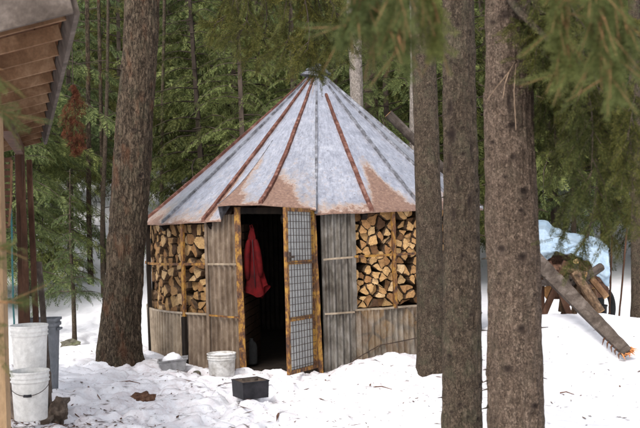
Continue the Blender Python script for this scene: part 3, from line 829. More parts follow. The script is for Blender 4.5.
mb = MB(); mb.bar(Vector((.149, -.05, hh*.86)), Vector((.149, .05, hh*.86)), .03, .02); link('handle', mb.me('handle', M['grey_plastic']), rt)
# snow tray
c = P(174, 360, 11.15); rt = empty('tray', (c.x, 11.15, gz(c.x, 11.1)-.035), 'low grey plastic tray heaped with snow at the foot of the left wall', 'tray', rz=.12)
rt.rotation_euler = (0, R_(-5), .12)
mb = MB(); sq2 = lambda rx, ry, z: [Vector((sx*rx, sy*ry, z)) for sx, sy in ((-1, -1), (1, -1), (1, 1), (-1, 1))]
mb.loft([sq2(.12, .085, 0), sq2(.155, .11, .13), sq2(.17, .122, .13), sq2(.17, .122, .145), sq2(.15, .105, .145), sq2(.118, .083, .012)])
bevel(link('shell', mb.me('shell', M['tray']), rt))
me = bpy.data.meshes.new('snow_heap')
import bmesh
bm = bmesh.new(); bmesh.ops.create_icosphere(bm, subdivisions=4, radius=1)
for v in bm.verts:
    p = v.co.copy(); k = 1+.25*float(fbm(p.x*2, p.y*2, p.z*2, 3, 71)); v.co = Vector((p.x*.115*k, p.y*.085*k, .11+max(-.03, p.z)*.10*k))
bm.to_mesh(me); bm.free(); me.materials.append(M['snow']); [setattr(p, 'use_smooth', True) for p in me.polygons]
link('snow_heap', me, rt)
# small jumble of sticks and stones beside the tray
for (px, py, sz_, nm, lb) in ((196, 353, .05, 'stone', 'small dark stone wedged between the grey tray and worn bucket'),):
    bm = bmesh.new(); bmesh.ops.create_icosphere(bm, subdivisions=3, radius=sz_)
    for v in bm.verts: v.co *= 1+.3*float(fbm(v.co.x*20, v.co.y*20, v.co.z*20, 2, 5)); v.co.z = v.co.z*.8+sz_*.6
    me = bpy.data.meshes.new(nm); bm.to_mesh(me); bm.free(); me.materials.append(M['rock']); c = P(px, py, 11.0)
    tag(link(nm, me, None, (c.x, 11.0, gz(c.x, 11.0)-.01)), lb, 'stone')
# black box with a board and wood on top
c = P(250, 397, 9.35); g0 = gz(c.x, 9.35)
rt = empty('black_crate', (c.x, 9.42, P(250, 398, 9.3).z-.01), 'small black square box with a dark lid lying on the snow before the door', 'box', rz=R_(28))
mb = MB(); q4 = lambda r, z: [Vector((sx*r, sy*r, z)) for sx, sy in ((-1, -1), (1, -1), (1, 1), (-1, 1))]
mb.loft([q4(.128, 0), q4(.133, .15), q4(.137, .15), q4(.137, .162), q4(.126, .162), q4(.124, .145)])
bevel(link('body', mb.me('body', M['black']), rt), .005)
mb = MB(); mb.box((0, 0, .152), (.123, 0, 0), (0, .123, 0), (0, 0, .005), jit=.001); link('lid', mb.me('lid', M['wet_wood']), rt)
mb = MB(); mb.loft([[Vector((.075*math.cos(a)*(1+.12*math.sin(3*a)), .05*math.sin(a), z)) for a in [2*math.pi*j/14 for j in range(14)]] for z in (0, .012, .02)])
mb.v = [(v[0]+c.x-.0, v[1]+9.40, v[2]+P(250, 398, 9.3).z-.01+.158) for v in mb.v]
solo(mb, 'bark_scrap', M['plank'], 'pale scrap of bark lying on the lid of the black box', 'bark')
# bark chunk and stones in the snow, irregular
def chunk(name, px, py, Yd, sx, sy, sz_, mat, lb, cat, seed=1, rz=0, sub=4, fr=2.2, am=.55, grp=None):
    bm = bmesh.new(); bmesh.ops.create_icosphere(bm, subdivisions=sub, radius=1)
    for v in bm.verts:
        p = v.co.copy(); k = 1+am*float(fbm(p.x*fr, p.y*fr, p.z*fr, 4, seed)); v.co = Vector((p.x*sx*k, p.y*sy*k, p.z*sz_*k))
    me = bpy.data.meshes.new(name); bm.to_mesh(me); bm.free(); me.materials.append(mat)
    c = P(px, py, Yd); o = link(name, me, None, (c.x, Yd, gz(c.x, Yd)+sz_*.25)); o.rotation_euler.z = rz
    return tag(o, lb, cat, grp)
chunk('bark_lump', 140, 396, 9.45, .12, .10, .075, M['bark_piece'], 'reddish brown lump of bark half sunk in the dirty snow', 'bark', 5, .3)
chunk('stone', 71, 327, 13.3, .13, .1, .07, M['rock'], 'mossy dark stone poking from the snow at the sapling foot', 'stone', 7)
chunk('wood_chunk', 57, 392, 8.35, .085, .08, .12, M['wet_wood'], 'dark bark covered chunk of wood beside the nearest white bucket', 'firewood log', 9)
mb = MB(); a = P(44, 404, 8.1); a.z = gz(a.x, 8.1)+.03; b = P(66, 390, 8.75); b.z = gz(b.x, 8.75)+.07
mb.bar(a, b, .07, .03, nseg=6, jit=.004); solo(mb, 'board', M['wet_wood'], 'short wet board lying beside the buckets on the snow', 'board')

# ------------------------------------------------------------------ near tree trunks
def interp(pts, n):
    """Catmull-Rom through (x,y,z,r)"""
    A = np.array(pts, float); out = []
    m = len(A)-1
    for i in range(n+1):
        t = i/n*m; k = min(int(t), m-1); f = t-k
        p0, p1, p2, p3 = A[max(k-1, 0)], A[k], A[k+1], A[min(k+2, m)]
        out.append(.5*((2*p1)+(-p0+p2)*f+(2*p0-5*p1+4*p2-p3)*f*f+(-p0+3*p1-3*p2+p3)*f**3))
    return np.array(out)
def trunk_mesh(name, pts, mat, nr=420, ns=120, amp=.012, fz=6.0, ft=3.2, seed=0, knots=(), flare=.35, fh=.25, ridge=.5):
    C_ = interp(pts, nr); zb = C_[0, 2]
    th = np.linspace(0, 2*math.pi, ns, endpoint=False)
    TH, II = np.meshgrid(th, np.arange(nr+1)); c = C_[II]
    Zz = c[..., 2]; r = c[..., 3].copy()
    hgt = Zz-zb
    r *= 1 + flare*np.exp(-hgt/fh)*(1+.45*np.sin(TH*4+seed)+.25*np.sin(TH*7+seed*2))
    ct, st = np.cos(TH), np.sin(TH)
    n1 = fbm(ct*ft+seed, st*ft, Zz*fz*.35, 3, seed); n2 = fbm(ct*ft*4, st*ft*4+seed, Zz*fz, 4, seed+3)
    rg = 1-np.abs(fbm(ct*ft*2.6, st*ft*2.6, Zz*fz*.55, 3, seed+7))*3.0
    r += amp*(n1*1.6 + n2*1.0 + ridge*np.clip(rg, -1, 1)*.7)
    kn = np.zeros_like(r)
    for kk in knots:
        a, z, s_ = kk[:3]; zs = kk[3] if len(kk) > 3 else .8
        da = np.angle(np.exp(1j*(TH-R_(a))))*c[..., 3]; dz = (Zz-z)
        d2 = (da/s_)**2+(dz/(s_*zs))**2
        kn += np.exp(-d2*1.3); r += .35*s_*np.exp(-(np.sqrt(d2)-1)**2*4)-.1*s_*np.exp(-d2*3)
    V = np.stack([c[..., 0]+r*ct, c[..., 1]+r*st, Zz], -1)
    o = C_[0, :3].copy(); id_ = np.arange((nr+1)*ns).reshape(nr+1, ns); nx_ = np.roll(id_, -1, 1)
    q_ = np.stack([id_[:-1], nx_[:-1], nx_[1:], id_[1:]], -1).reshape(-1, 4)
    return mesh_np(name, V.reshape(-1, 3)-o, q_.ravel(), np.full(len(q_), 4), mat, smooth=True, attr={'knot': np.clip(kn, 0, 1).ravel()}), o
def px_trunk(rows, d, ztop, extra_r=.6):
    """rows of (y pixel, left, right): the trunk silhouette read off at its own distance d"""
    pts = []
    for (py, l, r) in rows:
        c = P((l+r)/2, py, d); pts.append((c.x, d, c.z, (r-l)/2/F*d))
    a, b = pts[-2], pts[-1]
    k = (ztop-b[2])/max(1e-6, b[2]-a[2])
    pts.append((b[0]+(b[0]-a[0])*k*.6, d, ztop, b[3]*extra_r)); return pts

# numpy foliage ------------------------------------------------------
def spray_tpl(n, ln, wd, seed=0, zj=.06, taper=.55, ang=55):
    r = np.random.default_rng(seed); V = []
    for i in range(n):
        s_ = .04+.96*i/n
        for sg in (-1, 1):
            a = R_(ang+r.uniform(-12, 12)); l_ = ln*(1-taper*s_)*r.uniform(.75, 1.15)
            bx = s_+r.uniform(-.02, .02); d = np.array((math.cos(a), sg*math.sin(a), r.uniform(-zj, zj)*3)); pz = np.array((-d[1], d[0], 0))
            b0 = np.array((bx, 0, 0))
            V += [b0-pz*wd*.4, b0+d*l_*.55+pz*wd*.6-0*pz, b0+d*l_]
    d = [np.array((.9, -wd*.6, 0)), np.array((.9, wd*.6, 0)), np.array((1.08, 0, -.02))]
    return np.array(V+d)
def stamp(tpl, Rm, O, Sc):
    return (np.einsum('nij,kj->nki', Rm, tpl)*Sc[:, None, None]+O[:, None, :]).reshape(-1, 3)
def frames(X, up, roll):
    X = X/np.linalg.norm(X, axis=1, keepdims=True)
    Y_ = np.cross(up, X); Y_ /= (np.linalg.norm(Y_, axis=1, keepdims=True)+1e-9); Zc = np.cross(X, Y_)
    c, s_ = np.cos(roll)[:, None], np.sin(roll)[:, None]
    Y2 = Y_*c+Zc*s_; Z2 = np.cross(X, Y2)
    return np.stack([X, Y2, Z2], -1)
def tris_mesh(name, V, mat):
    n = len(V)//3; return mesh_np(name, V, np.arange(n*3), np.full(n, 3), mat)
def sticks_mesh(segs, name, mat, extra=None):
    """segs (n,8): a xyz r, b xyz r -> three-sided tapered sticks"""
    A = np.asarray(segs, float); n = len(A)
    a, ra, b, rb = A[:, 0:3], A[:, 3], A[:, 4:7], A[:, 7]
    d = b-a; d /= (np.linalg.norm(d, axis=1, keepdims=True)+1e-9)
    h = np.where(np.abs(d[:, 2:3]) > .9, np.array([[1., 0, 0]]), np.array([[0, 0, 1.]])); x = np.cross(d, h); x /= np.linalg.norm(x, axis=1, keepdims=True); y = np.cross(d, x)
    V = np.zeros((n, 8, 3))
    for k in range(4):
        t = 2*math.pi*k/4; o = x*math.cos(t)+y*math.sin(t)
        V[:, k] = a+o*ra[:, None]; V[:, 4+k] = b+o*rb[:, None]
    base = (np.arange(n)*8)[:, None]
    F_ = np.concatenate([np.stack([base[:, 0]+k, base[:, 0]+(k+1) % 4, base[:, 0]+4+(k+1) % 4, base[:, 0]+4+k], -1) for k in range(4)])
    V = V.reshape(-1, 3); ct = np.full(len(F_), 4)
    return V, F_.ravel(), ct
TW = [spray_tpl(24, .30, .036, s_, taper=.7) for s_ in range(4)]
def evergreen(H, h0, Lmax, nb, seed, r0=.085, ntw=20, tws=.34, leafk=1.0, dead=True, power=.8, droop=.55, tpls=TW):
    r = np.random.default_rng(seed); segs = []; Xd = []; Os = []; Ss = []; Up = []
    nz = 14
    for i in range(nz):
        za, zb = H*i/nz, H*(i+1)/nz; ra, rb = r0*(1-za/H)**.8+.012, r0*(1-zb/H)**.8+.012
        segs.append((0, 0, za, ra, 0, 0, zb, rb))
    for i in range(nb):
        f = (i+r.random())/nb; z = h0+(H-h0)*f**1.05; az = i*2.399+r.uniform(-.5, .5)
        L = Lmax*(1-((z-h0)/(H-h0))**power*.93)*r.uniform(.6, 1.1)
        if r.random() < .12: L *= 1.25
        dh = np.array((math.cos(az), math.sin(az), 0)); side = np.array((-dh[1], dh[0], 0))
        up_ = r.uniform(.1, .38); dr_ = droop*r.uniform(.7, 1.3)
        pt = lambda t: np.array((0, 0, z))+dh*L*t+np.array((0, 0, L*(up_*t-dr_*t*t)))+side*.08*L*math.sin(t*3+i)
        prev = pt(0)
        for k in range(1, 5):
            q_ = pt(k/4); rr_ = .012*L/1.5+.004; segs.append((*prev, rr_*(1-(k-1)/4.3), *q_, rr_*(1-k/4.3))); prev = q_
        n = max(5, int(ntw*L/Lmax+3))
        for k in range(n):
            t = .14+.86*(k+r.random()*.6)/n; sg = 1 if k % 2 else -1
            p = pt(t); tang = pt(min(1, t+.05))-pt(t-.05); tang /= np.linalg.norm(tang)
            s_ = L*tws*(1.12-t*.72)*r.uniform(.7, 1.2)
            a = R_(r.uniform(38, 68))
            x = tang*math.cos(a)+side*sg*math.sin(a)+np.array((0, 0, -r.uniform(.12, .5)))
            if k == n-1: x = tang+np.array((0, 0, -.2))
            Xd.append(x); Os.append(p); Ss.append(s_); Up.append((r.normal(0, .22), r.normal(0, .22), 1))
            if s_ > .45:                                        # second-order sprays on long laterals
                xn = x/np.linalg.norm(x)
                for q2 in (.35, .6):
                    x2 = xn*.7+np.cross(xn, (0, 0, 1))*r.choice((-1, 1))*.7+np.array((0, 0, -.25))
                    Xd.append(x2); Os.append(p+xn*s_*q2); Ss.append(s_*.5); Up.append((r.normal(0, .3), r.normal(0, .3), 1))
    Xd, Os, Ss, Up = map(np.array, (Xd, Os, Ss, Up))
    Fm = frames(Xd, Up, r.normal(0, .35, len(Xd)))
    V = []
    for k, tp in enumerate(tpls):
        m_ = (np.arange(len(Xd)) % len(tpls)) == k
        t2 = tp.copy(); t2[:, 2] -= .22*t2[:, 0]**2+.3*np.abs(t2[:, 1])**1.5
        V.append(stamp(t2, Fm[m_], Os[m_], Ss[m_]*leafk))
    return np.concatenate(V), segs
EV = []
for k, (H, h0, Lm, nb, pw) in enumerate(((9.5, .8, 2.3, 105, 1.0), (10.0, 1.3, 2.6, 105, 1.1), (7.5, .6, 2.0, 90, .9), (10, 1.9, 2.5, 92, 1.1), (9.5, 1.0, 2.6, 100, 1.0))):
    V, segs = evergreen(H, h0, Lm, nb, 100+k, power=pw)
    lf = tris_mesh('crown', V, M[('leaf_a', 'leaf_b', 'leaf_a', 'leaf_b', 'leaf_o')[k]])
    sv, sf, sc = sticks_mesh(segs, 'trunk', M['bark_far']); tk = mesh_np('trunk', sv, sf, sc, M['bark_far'])
    EV.append((tk, lf))
def put_tree(k, px, d, label, scale=1.0, group='evergreens in the woods behind the shed'):
    x = (px-320)/F*d; r = empty('evergreen_tree', (x, d, gz(x, d)-.1), label, 'tree', group, rz=random.uniform(0, 6.28))
    sc = scale*random.uniform(.92, 1.1); r.scale = (sc, sc, sc); r.rotation_euler = (random.gauss(0, .035), random.gauss(0, .035), random.uniform(0, 6.28))
    link('trunk', EV[k][0], r); link('crown', EV[k][1], r)
BG = [
 # variant, pixel column, depth, scale
 (0, 30, 18.5, .9), (4, 208, 19.5, .9), (2, 246, 17.8, .9), (2, 300, 19.5, 1.0), (1, 392, 19.0, .9), (4, 462, 18.5, .9), (3, 560, 19, 1.0), (3, 604, 21.5, 1.0),
 (1, -30, 16.5, 1.0), (0, 8, 21, 1.1), (3, 70, 23, 1.0), (4, 122, 26, 1.1), (1, 232, 22.5, 1.1), (0, 275, 24.5, 1.0), (3, 335, 23, 1.1), (1, 422, 23, 1.0), (0, 500, 22, 1.1), (3, 540, 24, 1.0), (1, 640, 18.5, 1.0), (4, 690, 21, 1.1),
 (0, 55, 28, 1.1), (1, 100, 32, 1.2), (1, 180, 30, 1.1), (3, 205, 29, 1.1), (1, 258, 30, 1.1), (0, 310, 28, 1.1), (4, 362, 27, 1.2), (1, 405, 31, 1.1), (0, 448, 27, 1.1), (3, 485, 30, 1.1), (1, 525, 28, 1.1), (0, 575, 27, 1.1), (4, 618, 25, 1.2), (1, 665, 28, 1.1), (0, -20, 26, 1.2), (1, 25, 33, 1.2), (3, 150, 35, 1.2), (0, 340, 34, 1.2), (1, 555, 34, 1.2)]
def where(px, d):
    fr = 'far back' if d > 25 else ('midway back' if d > 20.2 else 'in front')
    if px < 60: return 'evergreen behind the lean-to roof, '+fr
    if px < 130: return 'evergreen between the lean-to and the big left trunk, '+fr
    if px < 240: return 'evergreen left of the shed roof, '+fr
    if px < 400: return 'evergreen rising behind the shed roof peak, '+fr
    if px < 530: return 'evergreen behind the close trunks, '+fr
    return 'evergreen behind the tarp covered woodpile, '+fr
ADJ = ['full green', 'tall dark', 'young bushy', 'high crowned dark', 'olive tinted']
for (k, px, d, sc) in BG: put_tree(k, px, d, ADJ[k]+' '+where(px, d), sc)
# far wood on the rising slope: one mass
Vf = []; sg = []
tplf = [spray_tpl(5, .5, .16, 40+i) for i in range(3)]
light = [evergreen(12, 1.5, 2.8, 55, 300+i, ntw=9, tws=.5, tpls=tplf) for i in range(3)]
for i in range(170):
    d = random.uniform(34, 75); px = random.uniform(-120, 760) if i < 140 else random.uniform(-700, 1400); x = (px-320)/F*d
    V, ss = light[i % 3]; a = random.uniform(0, 6.28); c_, s_ = math.cos(a), math.sin(a); sc = random.uniform(.9, 1.5)
    Rm = np.array(((c_, -s_, 0), (s_, c_, 0), (0, 0, 1)))*sc; o = np.array((x, d, gz(x, d)-.1))
    Vf.append(V@Rm.T+o)
    for q_ in ss[:14]: sg.append((q_[0]*sc+x, q_[1]*sc+d, q_[2]*sc+o[2], q_[3]*sc, q_[4]*sc+x, q_[5]*sc+d, q_[6]*sc+o[2], q_[7]*sc))
V = np.concatenate(Vf); sv, sf, sc_ = sticks_mesh(sg, 'x', None)
nT = len(V)//3; allv = np.concatenate([V, sv]); ff = np.concatenate([np.arange(nT*3), sf+nT*3]); cc = np.concatenate([np.full(nT, 3), sc_]); mi = np.concatenate([np.zeros(nT, int), np.ones(len(sc_), int)])
tag(link('far_wood', mesh_np('far_wood', allv, ff, cc, [M['leaf_far'], M['bark_far']], mi)), 'distant evergreen wood massed on the snowy slope', 'wood', None, 'stuff')

# bare trunks and slender stems behind
def slim(rows, d, mat, label, ztop=9, name='bare_tree', twigs=10, seed=1, group='slender trunks in the woods'):
    pts = px_trunk(rows, d, ztop); g0 = gz(pts[0][0], d)-.1
    if pts[0][2] > g0: pts = [(pts[0][0], d, g0, pts[0][3]*1.1)]+pts
    me, o = trunk_mesh('trunk', pts, M[mat], 90, 20, pts[0][3]*.08, 5, 2, seed, flare=.2)
    rt = empty(name, o, label, 'tree', group); link('trunk', me, rt)
    rr = np.random.default_rng(seed); C_ = interp(pts, 60); sg = []
    for i in range(twigs):
        k = rr.integers(12, 58); p = C_[k, :3]-o; a = rr.uniform(0, 6.28); L = rr.uniform(.3, 1.1); q_ = p+np.array((math.cos(a)*L*.6, math.sin(a)*L*.6, rr.uniform(-.1, .25)*L)); e = q_+np.array((math.cos(a+.5)*L*.5, math.sin(a+.5)*L*.5, rr.uniform(-.25, .2)*L))
        sg += [(*p, .009, *q_, .006), (*q_, .006, *e, .002)]
    sv, sf, sc_ = sticks_mesh(sg, 'x', None); link('bare_crown', mesh_np('bare_crown', sv, sf, sc_, M['bark_far']), rt)
slim([(215, 86.5, 91.5), (100, 86, 90.5), (0, 85, 89)], 19.5, 'bark_grey', 'slender greyish trunk, left one of a close pair left of the big trunk', seed=2)
slim([(215, 101, 105), (100, 99, 102.6), (0, 97, 100)], 20.5, 'bark_grey', 'slender greyish trunk, right one of a close pair left of the big trunk', seed=3)
slim([(235, 100, 104.5), (150, 103, 107), (60, 106, 109)], 18.2, 'bark_moss', 'thin dark crooked stem rising from the snow left of the big trunk', seed=4)
slim([(200, 160, 163.5), (100, 161, 164), (0, 163, 166)], 19.8, 'bark_moss', 'thin dark stem right of the big left trunk', seed=5)
slim([(150, 351, 365), (60, 349, 362), (0, 347, 360)], 17.4, 'bark_pale', 'pale thick trunk behind the roof, left of a close pair', seed=7, name='conifer_trunk')
slim([(150, 366, 379), (60, 364, 377), (0, 362, 375)], 18.6, 'bark_spruce', 'reddish trunk behind the roof, right of a close pair', seed=8, name='conifer_trunk')
slim([(160, 410, 419), (60, 410, 418.5), (0, 409, 417)], 16.6, 'bark_pale', 'pale trunk just left of the close leaning trunk beyond the roof', seed=9, name='conifer_trunk')
slim([(318, 631, 643), (230, 631, 642), (100, 629, 640), (0, 628, 638)], 14.6, 'bark_moss', 'dark trunk at the right edge beyond the diagonal board', seed=10, name='conifer_trunk')
slim([(262, 571, 576), (100, 574, 578), (0, 576, 580)], 18.5, 'bark_moss', 'slim dark stem rising behind the blue tarp', seed=11)

# the four close trunks and the big left one
def knots(n, seed, z0, z1, s0, s1, a0=-150, a1=-30):
    r = random.Random(seed); return [(r.uniform(a0, a1), r.uniform(z0, z1), r.uniform(s0, s1)) for _ in range(n)]
def big_tree(name, rows, d, mat, label, ztop=9, kn=(), amp=.012, flare=.35, fh=.25, seed=1, crown=None, ridge=.5, gr='large trunks around the shed'):
    pts = px_trunk(rows, d, ztop); g0 = gz(pts[0][0], d)-.3
    if pts[0][2] > g0+.05: pts = [(pts[0][0]+(pts[0][0]-pts[1][0])*.2, d, g0, pts[0][3]*1.04)]+pts
    else: pts[0] = (pts[0][0], d, g0, pts[0][3])
    me, o = trunk_mesh('trunk', pts, M[mat], 620, 150, amp, 8, 3, seed, kn, flare, fh, ridge)
    rt = empty(name, o, label, 'tree', gr); link('trunk', me, rt)
    top = Vector(pts[-1][:3])-Vector(o)
    if crown is not None:
        c = link('crown', EV[crown][1], rt, top-Vector((0, 0, 3.4))); c.scale = (.8, .8, .75)
    return rt
BTL = big_tree('tree', [(362, 101.5, 139), (330, 102.5, 138), (200, 111.5, 148), (100, 118.5, 153), (0, 126, 158.5)], 11.3, 'bark_grey', 'big rough barked trunk leaning right in front of the shed, left of it', 9, knots(5, 3, .6, 4, .03, .05), .013, .42, .38, 1, 1, .9)
T3 = big_tree('tree', [(374, 417, 445), (300, 417, 444), (200, 415.5, 441), (60, 412.5, 436), (0, 411, 433)], 10.25, 'bark_moss', 'slender grey trunk standing tight against the right side of the shed', 9, knots(26, 5, .2, 4, .012, .022), .006, .28, .26, 4, None, .3)
T4 = big_tree('tree', [(428, 442, 481.5), (300, 443.5, 480.5), (200, 444.5, 478.5), (100, 443, 475.5), (0, 443, 473)], 6.7, 'bark_moss', 'middle of the close trunks, dark bark with old branch scars and resin streaks', 8, knots(26, 8, -.1, 3.3, .012, .026)+[(-128, 2.42, .022, 3), (-122, 2.24, .028, 2.6), (-135, 2.08, .022, 3), (-110, 1.93, .016, 4), (-72, 1.80, .02, 2.5), (-125, 1.72, .018, 3), (-60, 2.15, .014, 4)], .008, .25, .25, 6, None, .5)
T5 = big_tree('tree', [(428, 488.5, 544), (300, 489, 540), (200, 486.5, 535.5), (100, 485.5, 532), (0, 487, 529)], 5.9, 'bark_spruce', 'thickest reddish spruce trunk in the foreground with round branch scars', 8, knots(14, 12, .0, 3.1, .012, .026)+[(-107, 2.86, .042), (-80, 1.46, .040), (-125, 1.51, .034), (-92, 2.22, .030), (-70, 1.84, .034), (-118, .82, .036), (-88, 1.05, .03), (-100, 2.35, .014, 6), (-60, .6, .03)], .010, .25, .25, 9, None, .6)
T6 = big_tree('tree', [(380, 487, 509), (300, 490, 510), (200, 492, 511), (0, 494, 511)], 10.1, 'bark_moss', 'slim trunk mostly hidden behind the thick foreground spruce', 9, (), .006, .5, .22, 13, None, .4)

# ------------------------------------------------------------------ boughs with real needles
ND = [spray_tpl(20, .26, .040, 60+i, .25, .25, 50) for i in range(3)]      # a tuft: fine needles round a short shoot
def bough(parent, name, path, nl, ll, seed, mat, tuft=.11, dens=1.0, hang=.5, r0=.012, spread=1.0, tk=M['twig'], sub=True, tpl=None):
    rr = np.random.default_rng(seed); A = np.array([tuple(p) for p in path], float); C_ = interp(np.c_[A, np.zeros(len(A))], 40)[:, :3]
    segs = []; Xd = []; Os = []; Ss = []
    for i in range(40): segs.append((*C_[i], r0*(1-i/48), *C_[i+1], r0*(1-(i+1)/48)))
    def along(p, d, L, n):
        q0 = p; d = d/np.linalg.norm(d)
        for j in range(n):
            q1 = q0+d*L/n; d = d+np.array((0, 0, -hang*.22))+rr.normal(0, .07, 3); d /= np.linalg.norm(d)
            segs.append((*q0, .0035*(1-j/n)+.0012, *q1, .0035*(1-(j+1)/n)+.001))
            for s_ in (.2, .7):
                for _ in range(max(1, int(dens))):
                    dd = d+rr.normal(0, .35, 3)+np.array((0, 0, -.15)); Xd.append(dd); Os.append(q0+(q1-q0)*s_); Ss.append(tuft*rr.uniform(.7, 1.25))
            if sub and j > 0 and rr.random() < .85:
                dd = d+rr.normal(0, .6, 3); 
                for m_ in range(3): Xd.append(dd+rr.normal(0, .15, 3)); Os.append(q0+dd/np.linalg.norm(dd)*tuft*.7*m_); Ss.append(tuft*rr.uniform(.7, 1.1))
                e_ = q0+dd/np.linalg.norm(dd)*tuft*2.2; segs.append((*q0, .0015, *e_, .0006))
            q0 = q1
    for i in range(nl):
        t = .12+.88*(i+rr.random()*.5)/nl; k = min(39, int(t*40)); p = C_[k]; d0 = C_[min(40, k+1)]-C_[k]; d0 /= np.linalg.norm(d0)
        sd_ = rr.normal(0, 1, 3); sd_ -= d0*sd_.dot(d0); sd_ /= np.linalg.norm(sd_)
        d = d0*.7+sd_*.8*spread+np.array((0, 0, -hang*.5)); L = ll*(1.1-.5*t)*rr.uniform(.6, 1.15)
        along(p, d, L, max(3, int(L/(tuft*.75))))
    Xd, Os, Ss = map(np.array, (Xd, Os, Ss)); Fm = frames(Xd, rr.normal(0, 1, (len(Xd), 3)), rr.uniform(0, 6, len(Xd)))
    V = []; tp_ = tpl or ND
    for k, tp in enumerate(tp_):
        m_ = (np.arange(len(Xd)) % len(tp_)) == k; V.append(stamp(tp, Fm[m_], Os[m_], Ss[m_]))
    V = np.concatenate(V); sv, sf, sc_ = sticks_mesh(segs, 'x', None)
    o = np.array(parent.location)
    b = link(name, mesh_np(name, sv-o, sf, sc_, tk), parent)
    link('needles', tris_mesh('needles', V-o, mat), b)
    return b
def B(parent, pix, nl, ll, seed, mat, **k): return bough(parent, 'bough', [P(*p) for p in pix], nl, ll, seed, mat, **k)
# olive clump hanging over the roof peak (limb of the leaning grey trunk's neighbour)
OV = empty('overhanging_hemlock', (-3.9, 8.6, gz(-3.9, 8.6)-.1), 'hemlock outside the left edge whose olive boughs hang before the roof peak', 'tree')
hp_ = [(0, 0, 0, .16), (.03, 0, 2, .14), (.05, .02, 4, .11), (.05, 0, 6.5, .05)]
me, o = trunk_mesh('trunk', hp_, M['bark_grey'], 120, 40, .008, 6, 3, 3); link('trunk', me, OV)
mb = MB(); mb.tube([Vector((.03, 0, 4.1)), Vector((1.6, -.3, 4.25)), Vector((3.4, -.5, 3.9)) ], [.05, .035, .02], 8); link('limb', mb.me('limb', M['bark_grey']), OV)
st = Vector((-3.9, 8.6, 0))
for i, (x0, x1, y1, d) in enumerate(((245, 236, 48, 8.1), (262, 258, 66, 8.3), (285, 282, 70, 8.0), (300, 306, 70, 7.9), (312, 326, 68, 8.2), (304, 312, 78, 8.1), (318, 334, 58, 8.0), (322, 342, 46, 7.9), (232, 214, 30, 8.4))):
    B(OV, [(x0-30, -60, d+.1), (x0, -15, d), ((x0+x1)/2+6, (y1)*.4, d), (x1, y1*.82, d-.05)], 13, .33, 500+i, M['leaf_o'], tuft=.09, dens=3, hang=.45, r0=.008, tk=M['bark_far'])
# soft foreground boughs near the camera
NP = empty('overhanging_pine', (2.35, 3.1, gz(2.35, 3.1)-.1), 'pine outside the right edge whose blurred green boughs hang across the top of the view', 'tree')
hp_ = [(0, 0, 0, .15), (0, 0, 2, .13), (.0, .02, 4, .11), (.0, 0, 6.5, .05)]
me, o = trunk_mesh('trunk', hp_, M['bark_spruce'], 120, 40, .008, 6, 3, 8); link('trunk', me, NP)
mb = MB(); mb.tube([Vector((.0, 0, 3.0)), Vector((-1.1, -.3, 3.1)), Vector((-2.4, -.5, 2.85))], [.045, .03, .016], 8); link('limb', mb.me('limb', M['bark_spruce']), NP)
for i, (x0, y0, x1, y1, d, nl) in enumerate(((372, -70, 347, 28, 2.6, 8), (395, -70, 398, 42, 2.5, 9), (422, -70, 432, 34, 2.6, 8), (356, -60, 372, 20, 2.7, 8), (560, -60, 566, 62, 2.7, 11), (590, -60, 604, 74, 2.6, 11), (620, -60, 616, 50, 2.7, 9))):
    B(NP, [(x0, y0, d), ((x0*2+x1)/3, (y0*2+y1)/3, d), ((x0+2*x1)/3+3, (y0+2*y1)/3, d), (x1, y1, d)], nl, .13, 600+i, M['leaf_n'], tuft=.058, dens=3, hang=.9, r0=.005, spread=.6)
# soft sprig at the left edge
LP = empty('small_fir', (-1.75, 3.4, gz(-1.75, 3.4)-.1), 'young fir at the left edge whose blurred tips poke into view', 'tree')
me, o = trunk_mesh('trunk', [(0, 0, 0, .04), (0, 0, 1.2, .03), (0, 0, 2.6, .012)], M['bark_moss'], 60, 16, .003, 6, 3, 8); link('trunk', me, LP)
for i, (x1, y1) in enumerate(((16, 296), (6, 330), (12, 62), (4, 250), (8, 100))):
    B(LP, [(-200, y1-20, 3.4), (-110, y1-16, 3.3), (-50, y1-4, 3.2), (x1-8, y1+8, 3.1)], 9, .13, 700+i, M['leaf_n'], tuft=.06, dens=2, hang=.4, r0=.006)
# olive boughs of the thick spruce, right half of the view
def off(root): return root
for i, (x0, y0, x1, y1, d) in enumerate(((548, 10, 640, 110, 5.3), (550, -20, 600, 95, 5.0), (560, -40, 650, 60, 4.8), (545, 60, 612, 170, 5.6), (560, 70, 650, 180, 5.2), (590, 60, 590, 195, 5.1), (620, 80, 632, 225, 5.0), (600, 110, 608, 232, 5.5), (640, 90, 655, 190, 5.4), (560, 110, 575, 215, 5.8), (548, 80, 556, 150, 5.9), (575, -30, 585, 130, 5.2), (640, 0, 628, 140, 4.9), (604, 120, 588, 242, 5.4), (536, 40, 545, 110, 6.1))):
    xm = (x0+x1)/2
    B(T5, [(524, y0-45, 5.85), (x0*.5+262, y0-38, (d+5.9)/2), (xm, y0+(y1-y0)*.3, d), (x1, y1, d-.1)], 16, .36, 800+i, M['leaf_o'], tuft=.08, dens=3, hang=.8, r0=.008, spread=.9, tk=M['bark_moss'])
